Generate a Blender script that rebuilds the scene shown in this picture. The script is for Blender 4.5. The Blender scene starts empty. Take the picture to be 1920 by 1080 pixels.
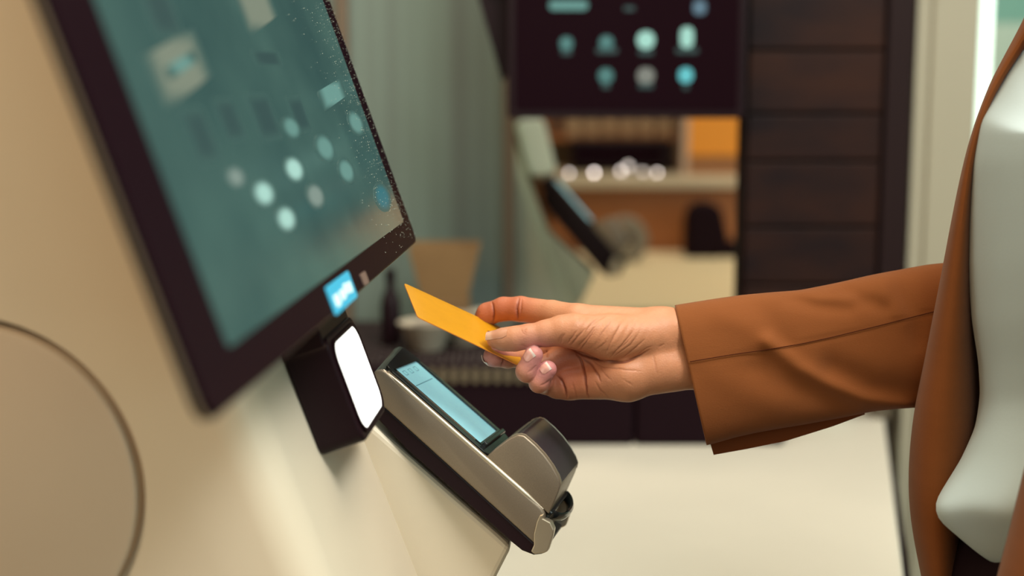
import bpy, bmesh, math, random
import numpy as np
from mathutils import Vector, Matrix
random.seed(4); rng = np.random.default_rng(4)
SC = bpy.context.scene
COL = SC.collection

# ------------------------------------------------------------------ camera, world, lights, exposure
CAM = np.array([0.0, 0.0, 1.30]); PITCH = math.radians(8.5); FPX = 50 / 36 * 1920
VIEW = np.array([0, math.cos(PITCH), -math.sin(PITCH)]); UPV = np.array([0, math.sin(PITCH), math.cos(PITCH)])
cd = bpy.data.cameras.new('camera'); cam = bpy.data.objects.new('camera', cd); COL.objects.link(cam)
cam.location = CAM; cam.rotation_euler = (math.radians(90) - PITCH, 0, 0)
cd.lens = 50; cd.sensor_width = 36; cd.clip_start = .02
cd.dof.use_dof = True; cd.dof.focus_distance = .872; cd.dof.aperture_fstop = 3.6
SC.camera = cam
SC.view_settings.view_transform = 'Standard'; SC.view_settings.look = 'None'
SC.view_settings.exposure = -0.12; SC.view_settings.gamma = 1; SC.view_settings.use_curve_mapping = False
wd = bpy.data.worlds.new('world'); SC.world = wd; wd.use_nodes = True
wd.node_tree.nodes['Background'].inputs[0].default_value = (.85, .9, 1, 1)
wd.node_tree.nodes['Background'].inputs[1].default_value = .25

def area(name, loc, target, size, power, color, size_y=None):
    l = bpy.data.lights.new(name, 'AREA'); l.energy = power; l.color = color; l.size = size
    if size_y: l.shape = 'RECTANGLE'; l.size_y = size_y
    o = bpy.data.objects.new(name, l); COL.objects.link(o); o.location = loc
    o.rotation_euler = (Vector(target) - Vector(loc)).to_track_quat('-Z', 'Y').to_euler()
    return o
area('ceiling_lamp', (.2, .6, 2.74), (.1, .75, 0), 1.1, 24, (1, .86, .66))
area('warm_lamp_near', (-.9, -.7, 2.5), (-.3, .65, 1.1), 1.0, 22, (1, .68, .39))
area('window_daylight', (2.3, .1, 1.7), (.3, .8, 1.2), 1.1, 22, (.72, 1, .93), 1.5)
area('camera_side_fill', (.35, -1.0, 1.9), (.3, .8, 1.2), .9, 7, (.82, 1, .97))
area('kiosk_fill', (.75, .1, 2.6), (-.1, .8, 1.05), .6, 30, (1, .99, .93))  # added fill that brightens the kiosk front, no fixture stands here
area('counter_lamp', (.25, 1.62, 2.74), (.2, 1.5, .85), .5, 7.5, (1, .93, .80))
area('far_lamp', (.5, 3.1, 2.74), (.4, 3.3, 1.0), .9, 20, (1, .83, .62))
area('window_side_fill', (1.6, 3.3, 2.74), (1.6, 4.5, 1.2), .8, 22, (.85, 1, .96))  # unseen light added to lift the teal panel
area('partition_lamp', (-.5, 1.3, 2.74), (-.2, 2.1, 1.3), .5, 5.5, (.86, 1, .90))

# ------------------------------------------------------------------ helpers
def lin(c): return c / 12.92 if c <= .04045 else ((c + .055) / 1.055) ** 2.4
def rgb(r, g, b): return (lin(r / 255), lin(g / 255), lin(b / 255), 1)

def mat(name, color, rough=.5, metal=0., spec=.5, noise=0., nscale=20., bump=0., bscale=60., coat=0., sheen=0., sss=0., emit=None, estr=0., attr=None, color2=None, stretch=None, turn=None):
    m = bpy.data.materials.new(name); m.use_nodes = True
    nt = m.node_tree; b = nt.nodes['Principled BSDF']; L = nt.links
    b.inputs['Base Color'].default_value = color; b.inputs['Roughness'].default_value = rough
    b.inputs['Metallic'].default_value = metal; b.inputs['Specular IOR Level'].default_value = spec
    b.inputs['Coat Weight'].default_value = coat; b.inputs['Sheen Weight'].default_value = sheen
    if sss:
        b.inputs['Subsurface Weight'].default_value = sss; b.inputs['Subsurface Radius'].default_value = (1, .35, .2)
        b.inputs['Subsurface Scale'].default_value = .004
    if emit: b.inputs['Emission Color'].default_value = emit; b.inputs['Emission Strength'].default_value = estr
    tc = nt.nodes.new('ShaderNodeTexCoord'); src = tc.outputs['Object']
    if stretch:
        mp = nt.nodes.new('ShaderNodeMapping'); mp.inputs['Scale'].default_value = stretch
        if turn: mp.inputs['Rotation'].default_value = turn
        L.new(src, mp.inputs[0]); src = mp.outputs[0]
    if attr:
        a = nt.nodes.new('ShaderNodeAttribute'); a.attribute_name = attr; base = a.outputs['Color']
    else: base = None
    if noise or color2:
        n = nt.nodes.new('ShaderNodeTexNoise'); n.inputs['Scale'].default_value = nscale; n.inputs['Detail'].default_value = 5
        L.new(src, n.inputs['Vector'])
        mx = nt.nodes.new('ShaderNodeMix'); mx.data_type = 'RGBA'
        rp = nt.nodes.new('ShaderNodeMapRange'); rp.inputs[1].default_value = .35; rp.inputs[2].default_value = .65
        L.new(n.outputs[0], rp.inputs[0]); L.new(rp.outputs[0], mx.inputs[0])
        if base is not None:
            mx.blend_type = 'MULTIPLY'; mx.inputs[7].default_value = (1 - noise, 1 - noise, 1 - noise, 1); L.new(base, mx.inputs[6])
        else:
            mx.inputs[6].default_value = color
            mx.inputs[7].default_value = color2 if color2 else tuple(c * (1 - noise) for c in color[:3]) + (1,)
        base = mx.outputs[2]
    if base is not None: L.new(base, b.inputs['Base Color'])
    if bump:
        n2 = nt.nodes.new('ShaderNodeTexNoise'); n2.inputs['Scale'].default_value = bscale; n2.inputs['Detail'].default_value = 4
        L.new(src, n2.inputs['Vector'])
        bp = nt.nodes.new('ShaderNodeBump'); bp.inputs['Strength'].default_value = bump; bp.inputs['Distance'].default_value = .001
        L.new(n2.outputs[0], bp.inputs['Height']); L.new(bp.outputs[0], b.inputs['Normal'])
    return m

def mesh(name, verts, faces, m, parent=None, smooth=False, off=None, bevel=0., seg=2):
    me = bpy.data.meshes.new(name)
    v = [tuple(map(float, p)) for p in verts]
    if off is not None: v = [(p[0] - off[0], p[1] - off[1], p[2] - off[2]) for p in v]
    me.from_pydata(v, [], faces)
    bm = bmesh.new(); bm.from_mesh(me)
    bmesh.ops.recalc_face_normals(bm, faces=bm.faces)
    if bevel:
        ed = [e for e in bm.edges if len(e.link_faces) == 2 and e.calc_face_angle(0) > .6]
        bmesh.ops.bevel(bm, geom=ed, offset=bevel, segments=seg, profile=.5, affect='EDGES', clamp_overlap=True)
    if smooth:
        for f in bm.faces: f.smooth = True
        for e in bm.edges:
            if len(e.link_faces) == 2 and e.calc_face_angle(0) > .7: e.smooth = False
    bm.to_mesh(me); bm.free()
    if m: me.materials.append(m)
    o = bpy.data.objects.new(name, me); COL.objects.link(o)
    if parent: o.parent = parent
    return o

def prism_geo(poly, a0, a1, order='xyz'):
    """poly: 2D points, extruded a0..a1. order tells which axes the two poly coordinates and the extrusion go to."""
    n = len(poly); ax = {'x': 0, 'y': 1, 'z': 2}; i, j, k = (ax[c] for c in order)
    V = []
    for a in (a0, a1):
        for p in poly:
            q = [0, 0, 0]; q[i] = p[0]; q[j] = p[1]; q[k] = a; V.append(q)
    F = [list(range(n))[::-1], list(range(n, 2 * n))] + [[t, (t + 1) % n, n + (t + 1) % n, n + t] for t in range(n)]
    return V, F
def prism(name, poly, a0, a1, m, parent=None, order='xyz', **k):
    V, F = prism_geo(poly, a0, a1, order); return mesh(name, V, F, m, parent, **k)
def box(name, x0, x1, y0, y1, z0, z1, m, parent=None, **k):
    return prism(name, [(x0, y0), (x1, y0), (x1, y1), (x0, y1)], z0, z1, m, parent, **k)
def rrect(x0, x1, y0, y1, r, n=6):
    P = []
    for cx, cy, a in ((x1 - r, y1 - r, 0), (x0 + r, y1 - r, 90), (x0 + r, y0 + r, 180), (x1 - r, y0 + r, 270)):
        for i in range(n + 1):
            t = math.radians(a + 90 * i / n); P.append((cx + r * math.cos(t), cy + r * math.sin(t)))
    return P
def ring_plate(name, outer, inner, z0, z1, m, parent, **k):
    n = len(outer); V = [(x, y, z) for z in (z0, z1) for L in (outer, inner) for x, y in L]; F = []
    for t in range(n):
        u = (t + 1) % n
        F += [[t, u, n + u, n + t], [2 * n + t, 3 * n + t, 3 * n + u, 2 * n + u], [t, 2 * n + t, 2 * n + u, u], [n + t, n + u, 3 * n + u, 3 * n + t]]
    return mesh(name, V, F, m, parent, **k)
def lathe(name, prof, m, parent=None, loc=(0, 0, 0), n=24, axis='z'):
    V = []; F = []
    for r, h in prof:
        for i in range(n):
            t = 2 * math.pi * i / n; p = (r * math.cos(t), r * math.sin(t), h)
            if axis == 'y': p = (p[0], p[2], p[1])
            V.append((p[0] + loc[0], p[1] + loc[1], p[2] + loc[2]))
    for j in range(len(prof) - 1):
        for i in range(n): F.append([j * n + i, j * n + (i + 1) % n, (j + 1) * n + (i + 1) % n, (j + 1) * n + i])
    F += [list(range(n))[::-1], list(range((len(prof) - 1) * n, len(prof) * n))]
    return mesh(name, V, F, m, parent, smooth=True)
def grid_faces(r, c, close=False):
    F = []
    for i in range(r - 1):
        for j in range(c if close else c - 1):
            k = (j + 1) % c; F.append([i * c + j, i * c + k, (i + 1) * c + k, (i + 1) * c + j])
    return F
def empty(name, label=None, cat=None, matrix=None, group=None):
    o = bpy.data.objects.new(name, None); COL.objects.link(o); o.empty_display_size = .05
    if matrix is not None: o.matrix_world = matrix
    return tag(o, label, cat, group)
def tag(o, label=None, cat=None, group=None, kind=None):
    if label: o['label'] = label
    if cat: o['category'] = cat
    if group: o['group'] = group
    if kind: o['kind'] = kind
    return o
def structure(o): o['kind'] = 'structure'; return o
def basis(X, Y, Z, O):
    return Matrix(((X[0], Y[0], Z[0], O[0]), (X[1], Y[1], Z[1], O[1]), (X[2], Y[2], Z[2], O[2]), (0, 0, 0, 1)))
def loc(x, y, z): return Matrix.Translation((x, y, z))
def copy_tree(o, parent=None):
    c = o.copy(); COL.objects.link(c)
    if parent: c.parent = parent
    for ch in list(o.children): copy_tree(ch, c)
    return c
def measure(px, py, d):
    """a spot of the photograph measured in metres, d metres deep in the room"""
    r = np.array([(px - 960) / FPX, 0, 0]) + VIEW - (py - 540) / FPX * UPV
    return CAM + r * (d / r[1])

KR = math.radians(-3.72)                       # the row of kiosks runs along this bearing
KP = np.array([math.cos(KR), math.sin(KR), 0]); KB = np.array([-math.sin(KR), math.cos(KR), 0]); KZ = np.array([0, 0, 1.])
def kpt(u, w, z): return KP * u + KB * w + KZ * z
TILT = math.radians(19.6)
TU = -math.sin(TILT) * KP + math.cos(TILT) * KZ; TN = math.sin(TILT) * KZ + math.cos(TILT) * KP

# ------------------------------------------------------------------ materials
M = {}
M['cream'] = mat('cream_paint', rgb(236, 224, 200), .42, noise=.04, nscale=7, bump=.03, bscale=900)
M['cover'] = mat('cover_paint', rgb(216, 200, 178), .5, noise=.04, nscale=9)
M['black'] = mat('black_plastic', (.011, .0034, .0060, 1), .42, spec=.2)
M['blackmatte'] = mat('black_matte', (.010, .0030, .0055, 1), .7, spec=.08)
M['glassblack'] = mat('black_glass', (.010, .0035, .006, 1), .34, spec=.02)
M['silver'] = mat('silver_plastic', rgb(140, 128, 112), .38, metal=.55, noise=.10, nscale=1500, bump=.03, bscale=2500)
M['silverlight'] = mat('silver_trim', rgb(186, 176, 156), .32, metal=.75)
M['plate'] = mat('smoked_face', (.012, .014, .014, 1), .14, spec=.5)
M['hump'] = mat('smoked_hump', (.035, .026, .034, 1), .24, spec=.5)
M['lcd'] = mat('lcd', rgb(120, 180, 190), .3, emit=rgb(152, 210, 218), estr=.66, noise=.12, nscale=300)
M['lcdmark'] = mat('lcd_mark', rgb(60, 110, 120), .4, emit=rgb(90, 150, 158), estr=.5)
M['scanlight'] = mat('scanner_light', (1, 1, 1, 1), .3, emit=(1, 1, .93, 1), estr=1.7)
M['yellow'] = mat('card_yellow', rgb(194, 137, 20), .38, spec=.35, noise=.05, nscale=120)
M['cardedge'] = mat('card_edge', rgb(225, 140, 60), .5)
M['tan'] = mat('blazer_cloth', rgb(126, 73, 35), .85, spec=.15, sheen=.08, noise=.05, nscale=25, bump=.22, bscale=700, stretch=(1, 1, 5), turn=(0, .75, 0))
M['taninner'] = mat('blazer_lining', rgb(112, 58, 26), .8, spec=.2)
M['seam'] = mat('seam_thread', rgb(70, 32, 16), .9, spec=.1)
M['iris'] = mat('iris', rgb(60, 38, 24), .2)
M['blouse'] = mat('blouse_cloth', rgb(184, 202, 206), .8, spec=.2, sheen=.2, noise=.05, nscale=9, bump=.1, bscale=700)
M['trousers'] = mat('dark_cloth', (.013, .0055, .008, 1), .9, spec=.1)
M['counter'] = mat('counter_laminate', rgb(222, 216, 202), .35, noise=.05, nscale=5)
M['teal'] = None

# ------------------------------------------------------------------ the room
floor = structure(box('floor', -3.2, 3.2, -2.6, 6.2, -.05, 0, mat('floor_tile', rgb(150, 132, 108), .4, noise=.15, nscale=3)))
structure(box('ceiling', -3.2, 3.2, -2.6, 6.2, 2.8, 2.85, mat('ceiling_paint', rgb(225, 215, 200), .8)))
wm = mat('wall_plaster', rgb(120, 92, 62), .8, noise=.2, nscale=2)
structure(box('wall_back', -3.2, 3.2, 6.2, 6.3, 0, 2.8, wm))
structure(box('wall_left', -3.3, -3.2, -2.6, 6.2, 0, 2.8, wm))
structure(box('wall_front', -3.2, 3.2, -2.7, -2.6, 0, 2.8, wm))
structure(box('wall_right', 3.2, 3.3, -2.6, 6.2, 0, 2.8, mat('wall_teal', rgb(96, 140, 126), .8)))

# door post (the cream upright right of the dark cabinet)
post = structure(prism('trim_1', [(.513, 1.83), (.53, 1.83), (.532, 1.836), (.535, 1.83), (.592, 1.83), (.592, 2.1), (.513, 2.1)], 0, 2.8, mat('post_paint', rgb(164, 158, 140), .5, noise=.05, nscale=3)))

# ------------------------------------------------------------------ kiosk with terminal bracket
W0, W1 = .655, .85
KBASE = (-.30, .86, 0)
kroot = empty('payment_kiosk', 'cream kiosk pedestal with a large round cover on its side, nearest the camera', 'kiosk',
              basis(KP, KB, KZ, kpt(*KBASE)))
def front(z): return -.1414 - .375 * (z - 1.075)
prof = [(front(.93), .93), (front(1.70), 1.70), (-.52, 1.70), (-.52, 0), (front(.93), 0)]
kb = prism('pedestal_body', prof, W0, W1, M['cream'], kroot, order='xzy', off=KBASE, bevel=.022, seg=6)
RC = (-.3085, 1.0985); RR = .0855
def annulus(r0, r1, w0, w1, n=96):
    V = []; F = []
    for w in (w0, w1):
        for r in (r0, r1):
            for i in range(n):
                t = 2 * math.pi * i / n; V.append((RC[0] + r * math.cos(t), w, RC[1] + r * math.sin(t)))
    for i in range(n):
        k = (i + 1) % n
        F += [[i, k, n + k, n + i], [2 * n + i, 3 * n + i, 3 * n + k, 2 * n + k], [n + i, n + k, 3 * n + k, 3 * n + i], [i, 2 * n + i, 2 * n + k, k]]
    return V, F
V, F = annulus(.001, RR + .0022, W0 - .01, W0 + .012)
cut = mesh('cutter', V, F, None, None, off=KBASE); cut.parent = kroot
bpy.context.view_layer.update()
bo = kb.modifiers.new('recess', 'BOOLEAN'); bo.object = cut; bo.operation = 'DIFFERENCE'; bo.solver = 'EXACT'
dg = bpy.context.evaluated_depsgraph_get(); nm = bpy.data.meshes.new_from_object(kb.evaluated_get(dg))
kb.modifiers.clear(); kb.data = nm
cm = cut.data; bpy.data.objects.remove(cut); bpy.data.meshes.remove(cm)
for p in nm.polygons: p.use_smooth = True
kb.data.set_sharp_from_angle(angle=math.radians(35))
disc = []
for r, w in ((RR - .0022, W0 + .013), (RR - .0022, W0 + .002), (RR - .0032, W0 + .0005), (RR - .005, W0), (.0001, W0)):
    disc.append((r, w))
n = 96; V = []; F = []
for r, w in disc:
    for i in range(n):
        t = 2 * math.pi * i / n; V.append((RC[0] + r * math.cos(t), w, RC[1] + r * math.sin(t)))
F = grid_faces(len(disc), n, True)
mesh('round_cover', V, F, M['cover'], kroot, off=KBASE, smooth=True)
# bracket under the terminal
bp = [(-.30, 1.150), (-.150, 1.0935), (-.0640, 1.0175), (-.0555, 1.0095), (-.0655, .9890), (-.0800, .9580), (-.1050, .9380), (-.30, .90)]
prism('terminal_bracket', bp, .8502, .925, M['cream'], kroot, order='xzy', off=KBASE, bevel=.004, seg=3)
# arm that carries the monitor
q0 = .030
bx = mesh('monitor_arm', *prism_geo([(front(1.20) - .03, 1.20), (front(1.20) + .024, 1.209), (front(1.34) + .024, 1.349), (front(1.34) - .03, 1.34)], .70, .84, 'xzy'), M['black'], kroot, off=KBASE, bevel=.004)

# ------------------------------------------------------------------ tilted touch monitor
MO = kpt(-.1265, .700, 1.1885)
mroot = empty('touch_monitor', 'large tilted black touch monitor with a dusty teal screen and a small blue sticker', 'monitor', basis(KB, TU, TN, MO))
HW = .2555; HH = .385
op = rrect(-HW, HW, 0, HH, .008, 5)
prism('bezel', op, -.006, 0, M['glassblack'], mroot, bevel=.0012)
prism('back_shell', rrect(-HW + .10, HW - .05, .04, HH - .04, .02, 5), -.026, -.006, M['black'], mroot, bevel=.003)
edge = ring_plate('edge_trim', rrect(-HW - .0006, HW + .0006, -.0006, HH + .0006, .0085, 5), rrect(-HW + .0004, HW - .0004, .0004, HH - .0004, .0076, 5), -.0035, -.0022, M['silverlight'], mroot)
# screen: a lit panel, flat print of blurred interface blocks and painted reflections
def screen_mat():
    m = bpy.data.materials.new('screen_glow'); m.use_nodes = True; nt = m.node_tree; L = nt.links; b = nt.nodes['Principled BSDF']
    tc = nt.nodes.new('ShaderNodeTexCoord'); mp = nt.nodes.new('ShaderNodeMapping'); L.new(tc.outputs['Object'], mp.inputs[0])
    mp.inputs['Scale'].default_value = (9, 11, 1)
    n = nt.nodes.new('ShaderNodeTexNoise'); n.inputs['Scale'].default_value = 1.0; n.inputs['Detail'].default_value = 3; L.new(mp.outputs[0], n.inputs['Vector'])
    r = nt.nodes.new('ShaderNodeValToRGB'); e = r.color_ramp.elements
    e[0].position = .35; e[0].color = rgb(58, 98, 94); e[1].position = .65; e[1].color = rgb(84, 124, 114)
    L.new(n.outputs[0], r.inputs[0])
    L.new(r.outputs[0], b.inputs['Emission Color']); b.inputs['Emission Strength'].default_value = .62
    b.inputs['Base Color'].default_value = (.012, .02, .02, 1); b.inputs['Roughness'].default_value = .15; b.inputs['Specular IOR Level'].default_value = .3
    return m
SL, SR, SB, ST = -HW + .042, HW - .028, .017, HH - .02
scr = prism('screen', rrect(SL, SR, SB, ST, .003, 3), 0, .0004, screen_mat(), mroot)
def glow(name, r, g, b, s, base=(.01, .02, .02, 1)): return mat(name, base, .3, emit=rgb(r, g, b), estr=s)
def soft(name, r, g, b, s, square=False):
    # flat print and painted reflections, fading into the screen colour at the rim
    m = glow(name, r, g, b, s); nt = m.node_tree; L = nt.links; bs = nt.nodes['Principled BSDF']
    tc = nt.nodes.new('ShaderNodeTexCoord'); sub = nt.nodes.new('ShaderNodeVectorMath'); sub.operation = 'MULTIPLY_ADD'
    sub.inputs[1].default_value = (2, 2, 0); sub.inputs[2].default_value = (-1, -1, 0); L.new(tc.outputs['Generated'], sub.inputs[0])
    if square:
        ab = nt.nodes.new('ShaderNodeVectorMath'); ab.operation = 'ABSOLUTE'; L.new(sub.outputs[0], ab.inputs[0])
        sp = nt.nodes.new('ShaderNodeSeparateXYZ'); L.new(ab.outputs[0], sp.inputs[0])
        mx = nt.nodes.new('ShaderNodeMath'); mx.operation = 'MAXIMUM'; L.new(sp.outputs[0], mx.inputs[0]); L.new(sp.outputs[1], mx.inputs[1]); out = mx.outputs[0]
    else:
        ln = nt.nodes.new('ShaderNodeVectorMath'); ln.operation = 'LENGTH'; L.new(sub.outputs[0], ln.inputs[0]); out = ln.outputs['Value']
    rp = nt.nodes.new('ShaderNodeValToRGB'); e = rp.color_ramp.elements; k = .62 / s; rim = rgb(71, 111, 104)
    e[0].position = .45; e[0].color = rgb(r, g, b); e[1].position = 1.0; e[1].color = (rim[0] * k, rim[1] * k, rim[2] * k, 1); rp.color_ramp.interpolation = 'EASE'
    L.new(out, rp.inputs[0]); L.new(rp.outputs[0], bs.inputs['Emission Color'])
    return m
G_pale = soft('print_pale', 138, 146, 126, .85, True); G_mint = soft('reflection_mint', 176, 222, 208, 1.0); G_dim = soft('print_reflection_dim', 112, 160, 150, .85)
G_dark = soft('print_dark', 46, 76, 76, .8, True); G_blue = soft('reflection_blue', 34, 122, 134, .8); G_grey = soft('reflection_grey', 138, 156, 146, .9)
G_dim2 = soft('reflection_bar', 116, 166, 156, .85, True)
def on_mon(px, py):
    """where the sight line through a spot of the photograph meets the monitor's glass, in the monitor's own metres"""
    r = np.array([(px - 960) / FPX, 0, 0]) + VIEW - (py - 540) / FPX * UPV
    p = CAM + r * (((MO - CAM) @ TN) / (r @ TN)) - MO
    return float(p @ KB), float(p @ TU)
def screen_patch(name, cx, cy, hw, hh, r, m, z=.0006, rot=0):
    x, y = on_mon(cx, cy); c, s = math.cos(rot), math.sin(rot)
    P = [(x + a * c - b * s, y + a * s + b * c) for a, b in rrect(-hw, hw, -hh, hh, r, 5)]
    return prism(name, P, .0003, z, m, scr)
def screen_disc(name, cx, cy, a, b, m):
    x, y = on_mon(cx, cy)
    return prism(name, [(x + a * math.cos(t * math.pi / 12), y + b * math.sin(t * math.pi / 12)) for t in range(24)], .0003, .0006, m, scr)
screen_patch('price_tag', 335, 126, .042, .0105, .003, G_pale, .0006, .17)
screen_patch('price_tag', 478, 8, .042, .0115, .003, G_pale, .0006, .17)
screen_patch('tag_strip', 338, 122, .024, .0025, .001, G_dim, .0008, .17)
for cx, cy, w, h in ((300, 20, .02, .012), (430, 225, .016, .010), (495, 220, .022, .012), (375, 255, .016, .012), (560, 215, .018, .010), (500, 110, .03, .004)):
    screen_patch('picture_tile', cx, cy, w, h, .003, G_dark, .0005)
screen_patch('reflected_bar', 622, 177, .044, .0058, .005, G_dim2, .0006, .095)  # a reflected bar on the glass, painted as glow
for cx, cy, r, m in ((440, 333, .0052, G_grey), (493, 363, .0066, G_mint), (550, 318, .0072, G_mint), (590, 368, .0074, G_grey), (535, 411, .0066, G_mint),
                     (648, 321, .0082, G_dim), (608, 278, .0088, G_dim), (666, 231, .0090, G_dim), (716, 370, .0100, G_blue), (545, 240, .0066, G_dim)):
    screen_disc('icon_or_reflection', cx, cy, r * 2.9, r * .95, m)  # soft reflections on the glass, painted as glowing discs
# dust specks on the glass near the far edge
V = []; F = []
for i in range(1100):
    a = SR + .024 - abs(rng.normal(0, .055)); b_ = rng.uniform(.004, .30)
    if a < -.1: continue
    s = rng.uniform(.0001, .00028); k = len(V)
    V += [(a - s * 1.6, b_ - s, .0009), (a + s * 1.6, b_ - s, .0009), (a + s * 1.6, b_ + s, .0009), (a - s * 1.6, b_ + s, .0009), (a, b_, .0009 + s)]
    F += [[k, k + 1, k + 4], [k + 1, k + 2, k + 4], [k + 2, k + 3, k + 4], [k + 3, k, k + 4]]
tag(mesh('dust', V, F, mat('dust', rgb(170, 180, 165), .9), mroot), kind='stuff')
# sticker on the lower bezel, its brightness painted in as glow
sx, sy = on_mon(640, 547)
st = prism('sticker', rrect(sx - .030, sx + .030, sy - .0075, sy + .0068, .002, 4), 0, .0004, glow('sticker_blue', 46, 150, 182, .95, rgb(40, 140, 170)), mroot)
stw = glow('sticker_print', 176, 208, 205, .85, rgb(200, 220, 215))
for a0, a1, b0, b1 in ((-.022, -.010, -.0048, .001), (-.006, .004, -.004, .0012), (.006, .014, -.003, .0026), (.016, .024, -.0036, .002)):
    prism('printed_word', rrect(sx + a0, sx + a1, sy + b0, sy + b1, .0014, 3), .0003, .0006, stw, st)
nx, ny = on_mon(688, 541)
prism('latch_button', rrect(nx - .006, nx + .008, .001, .0075, .001, 3), 0, .0008, mat('latch', rgb(120, 100, 92), .35), mroot)

# ------------------------------------------------------------------ barcode scanner below the monitor
SO = kpt(-.1262, .770, 1.1075)
sroot = empty('barcode_scanner', 'black scanner box glowing white from its window, mounted below the touch monitor', 'scanner', basis(KB, TU, TN, SO))
prism('housing', rrect(-.040, .036, -.001, .0585, .006, 5), -.0255, 0, M['black'], sroot, bevel=.0015)
prism('neck', rrect(-.0395, .0355, .040, .095, .004, 3), -.0255, -.002, M['black'], sroot, bevel=.001)
ring_plate('window_rim', rrect(-.0375, .0345, .002, .0555, .011, 6), rrect(-.0355, .0325, .004, .0535, .010, 6), -.001, .0012, M['glassblack'], sroot)
prism('light_window', rrect(-.0355, .0325, .004, .0535, .010, 6), -.0005, .0006, M['scanlight'], sroot)

# ------------------------------------------------------------------ card terminal
TH = math.radians(38.98); PS = math.radians(9)
ts = math.cos(TH) * KP - math.sin(TH) * KZ; tn = math.sin(TH) * KP + math.cos(TH) * KZ
TS = math.cos(PS) * ts - math.sin(PS) * KB; TW = math.sin(PS) * ts + math.cos(PS) * KB
TO = np.array([-.07724, .85882, 1.1195])
troot = empty('payment_terminal', 'silver and black card terminal with a lit pale blue display, below the hand', 'card terminal', basis(TS, TW, tn, TO))
mm = .001
def P2(L): return [(a * mm, b * mm) for a, b in L]
TWD = 79 * mm
prism('shell', P2([(-6, -4), (-3.5, -1), (0, 0), (126, -.3), (130, -1.5), (133, -6), (139.5, -20.5), (13, -18.4), (-2, -16), (-6, -11)]), 0, TWD, M['silver'], troot, order='xzy', bevel=1.8 * mm, seg=3, smooth=True)
skew_end = [bpy.data.objects['shell']]
skew_end.append(prism('base', P2([(2, -16.2), (13, -18.0), (70, -19), (100, -19.6), (138, -20.4), (144, -19), (145, -22), (141, -26.5), (134, -29.2), (124, -29.6), (40, -29.4), (14, -27)]), 1.5 * mm, TWD - 1.5 * mm, M['black'], troot, order='xzy', bevel=1.2 * mm))
ro = rrect(-3.2 * mm, 81 * mm, 5.5 * mm, 75 * mm, 5 * mm, 5)
ri = rrect(1.5 * mm, 71.5 * mm, 13.5 * mm, 68 * mm, 1 * mm, 5)
ring_plate('face_plate', ro, ri, -.4 * mm, 1.3 * mm, M['plate'], troot, bevel=.35 * mm); skew_end.append(bpy.data.objects['face_plate'])
o = bpy.data.objects['shell']; o.data.materials.append(M['plate'])
for p in o.data.polygons:
    if p.center.x < -1.2 * mm and p.center.y > 5 * mm: p.material_index = 1
for o in skew_end:                             # the far top corner runs on further than the near one
    for v in o.data.vertices: v.co.x -= .15 * max(v.co.y - .004, 0) * min(1, max(0, (.0 - v.co.x + .0015) / .005))
lcd = prism('display', ri, -.2 * mm, .35 * mm, M['lcd'], troot)
for k in range(3):
    w = (24 + k * 13) * mm
    ring_plate('status_icon', rrect(4.0 * mm, 8.0 * mm, w, w + 6 * mm, .3 * mm, 1), rrect(4.4 * mm, 7.6 * mm, w + .4 * mm, w + 5.6 * mm, .2 * mm, 1), .3 * mm, .45 * mm, M['lcdmark'], lcd)
box('divider_line', 17 * mm, 17.6 * mm, 20 * mm, 62 * mm, .3 * mm, .45 * mm, M['lcdmark'], lcd)
ring_plate('display_rim', rrect(.3 * mm, 72.7 * mm, 12.3 * mm, 69.2 * mm, 1.2 * mm, 5), ri, 1.2 * mm, 1.7 * mm, M['plate'], troot)
for w in (11.6, 69.6):
    box('glint_rail', 3 * mm, 68 * mm, w * mm, (w + .5) * mm, 1.2 * mm, 1.75 * mm, M['silver'], troot)
box('end_wall', 72.9 * mm, 76 * mm, 14 * mm, 71 * mm, 1 * mm, 4.2 * mm, M['plate'], troot, bevel=.6 * mm)
# raised reader head
hp = [(80.5, 0), (81.6, 9), (83.6, 18), (86.4, 24), (90, 26), (99, 26), (107, 25.1), (115, 23.2), (122, 20.6), (126, 17.8), (128, 13), (132, -1)]
prism('reader_head', P2(hp), 1.5 * mm, 75 * mm, M['silver'], troot, order='xzy', bevel=1.1 * mm, seg=3, smooth=True)
V = []; F = []
top = [(85.6, 23.4), (87.6, 25.6), (90, 26.8), (99, 26.8), (107, 25.9), (115, 24.0), (121.5, 21.6), (125.4, 19.2)]
for s_, n_ in top:
    V += [(s_ * mm, 3.6 * mm, n_ * mm), (s_ * mm, 73 * mm, n_ * mm), (s_ * mm, 73 * mm, (n_ - 2) * mm), (s_ * mm, 3.6 * mm, (n_ - 2) * mm)]
F = grid_faces(len(top), 4, True) + [[0, 1, 2, 3], [len(V) - 1, len(V) - 2, len(V) - 3, len(V) - 4]]
mesh('reader_window', V, F, M['hump'], troot, smooth=True)
V = []
for s_, n_ in [(84.2, 20.5)] + top[:] + [(127.0, 16.2)]:
    V += [(s_ * mm, 2.4 * mm, (n_ - .2) * mm), (s_ * mm, 3.4 * mm, (n_ + .25) * mm), (s_ * mm, 3.7 * mm, (n_ - .6) * mm), (s_ * mm, 2.4 * mm, (n_ - 1.4) * mm)]
mesh('reader_rim', V, grid_faces(len(V) // 4, 4, True), M['silverlight'], troot, smooth=True)
V2 = [(v[0], .0766 - v[1], v[2]) for v in V]
mesh('reader_rim', V2, grid_faces(len(V2) // 4, 4, True), M['silverlight'], troot, smooth=True)
V = []
for i in range(40):
    t = i / 39; q = -2.5 + 130 * t; r_ = 1.9 * min(1, .35 + 6 * t, .35 + 6 * (1 - t))
    for j in range(10):
        a = 2 * math.pi * j / 10; V.append((q * mm, (1.7 + r_ * math.cos(a)) * mm, (-.9 + r_ * math.sin(a)) * mm))
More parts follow.
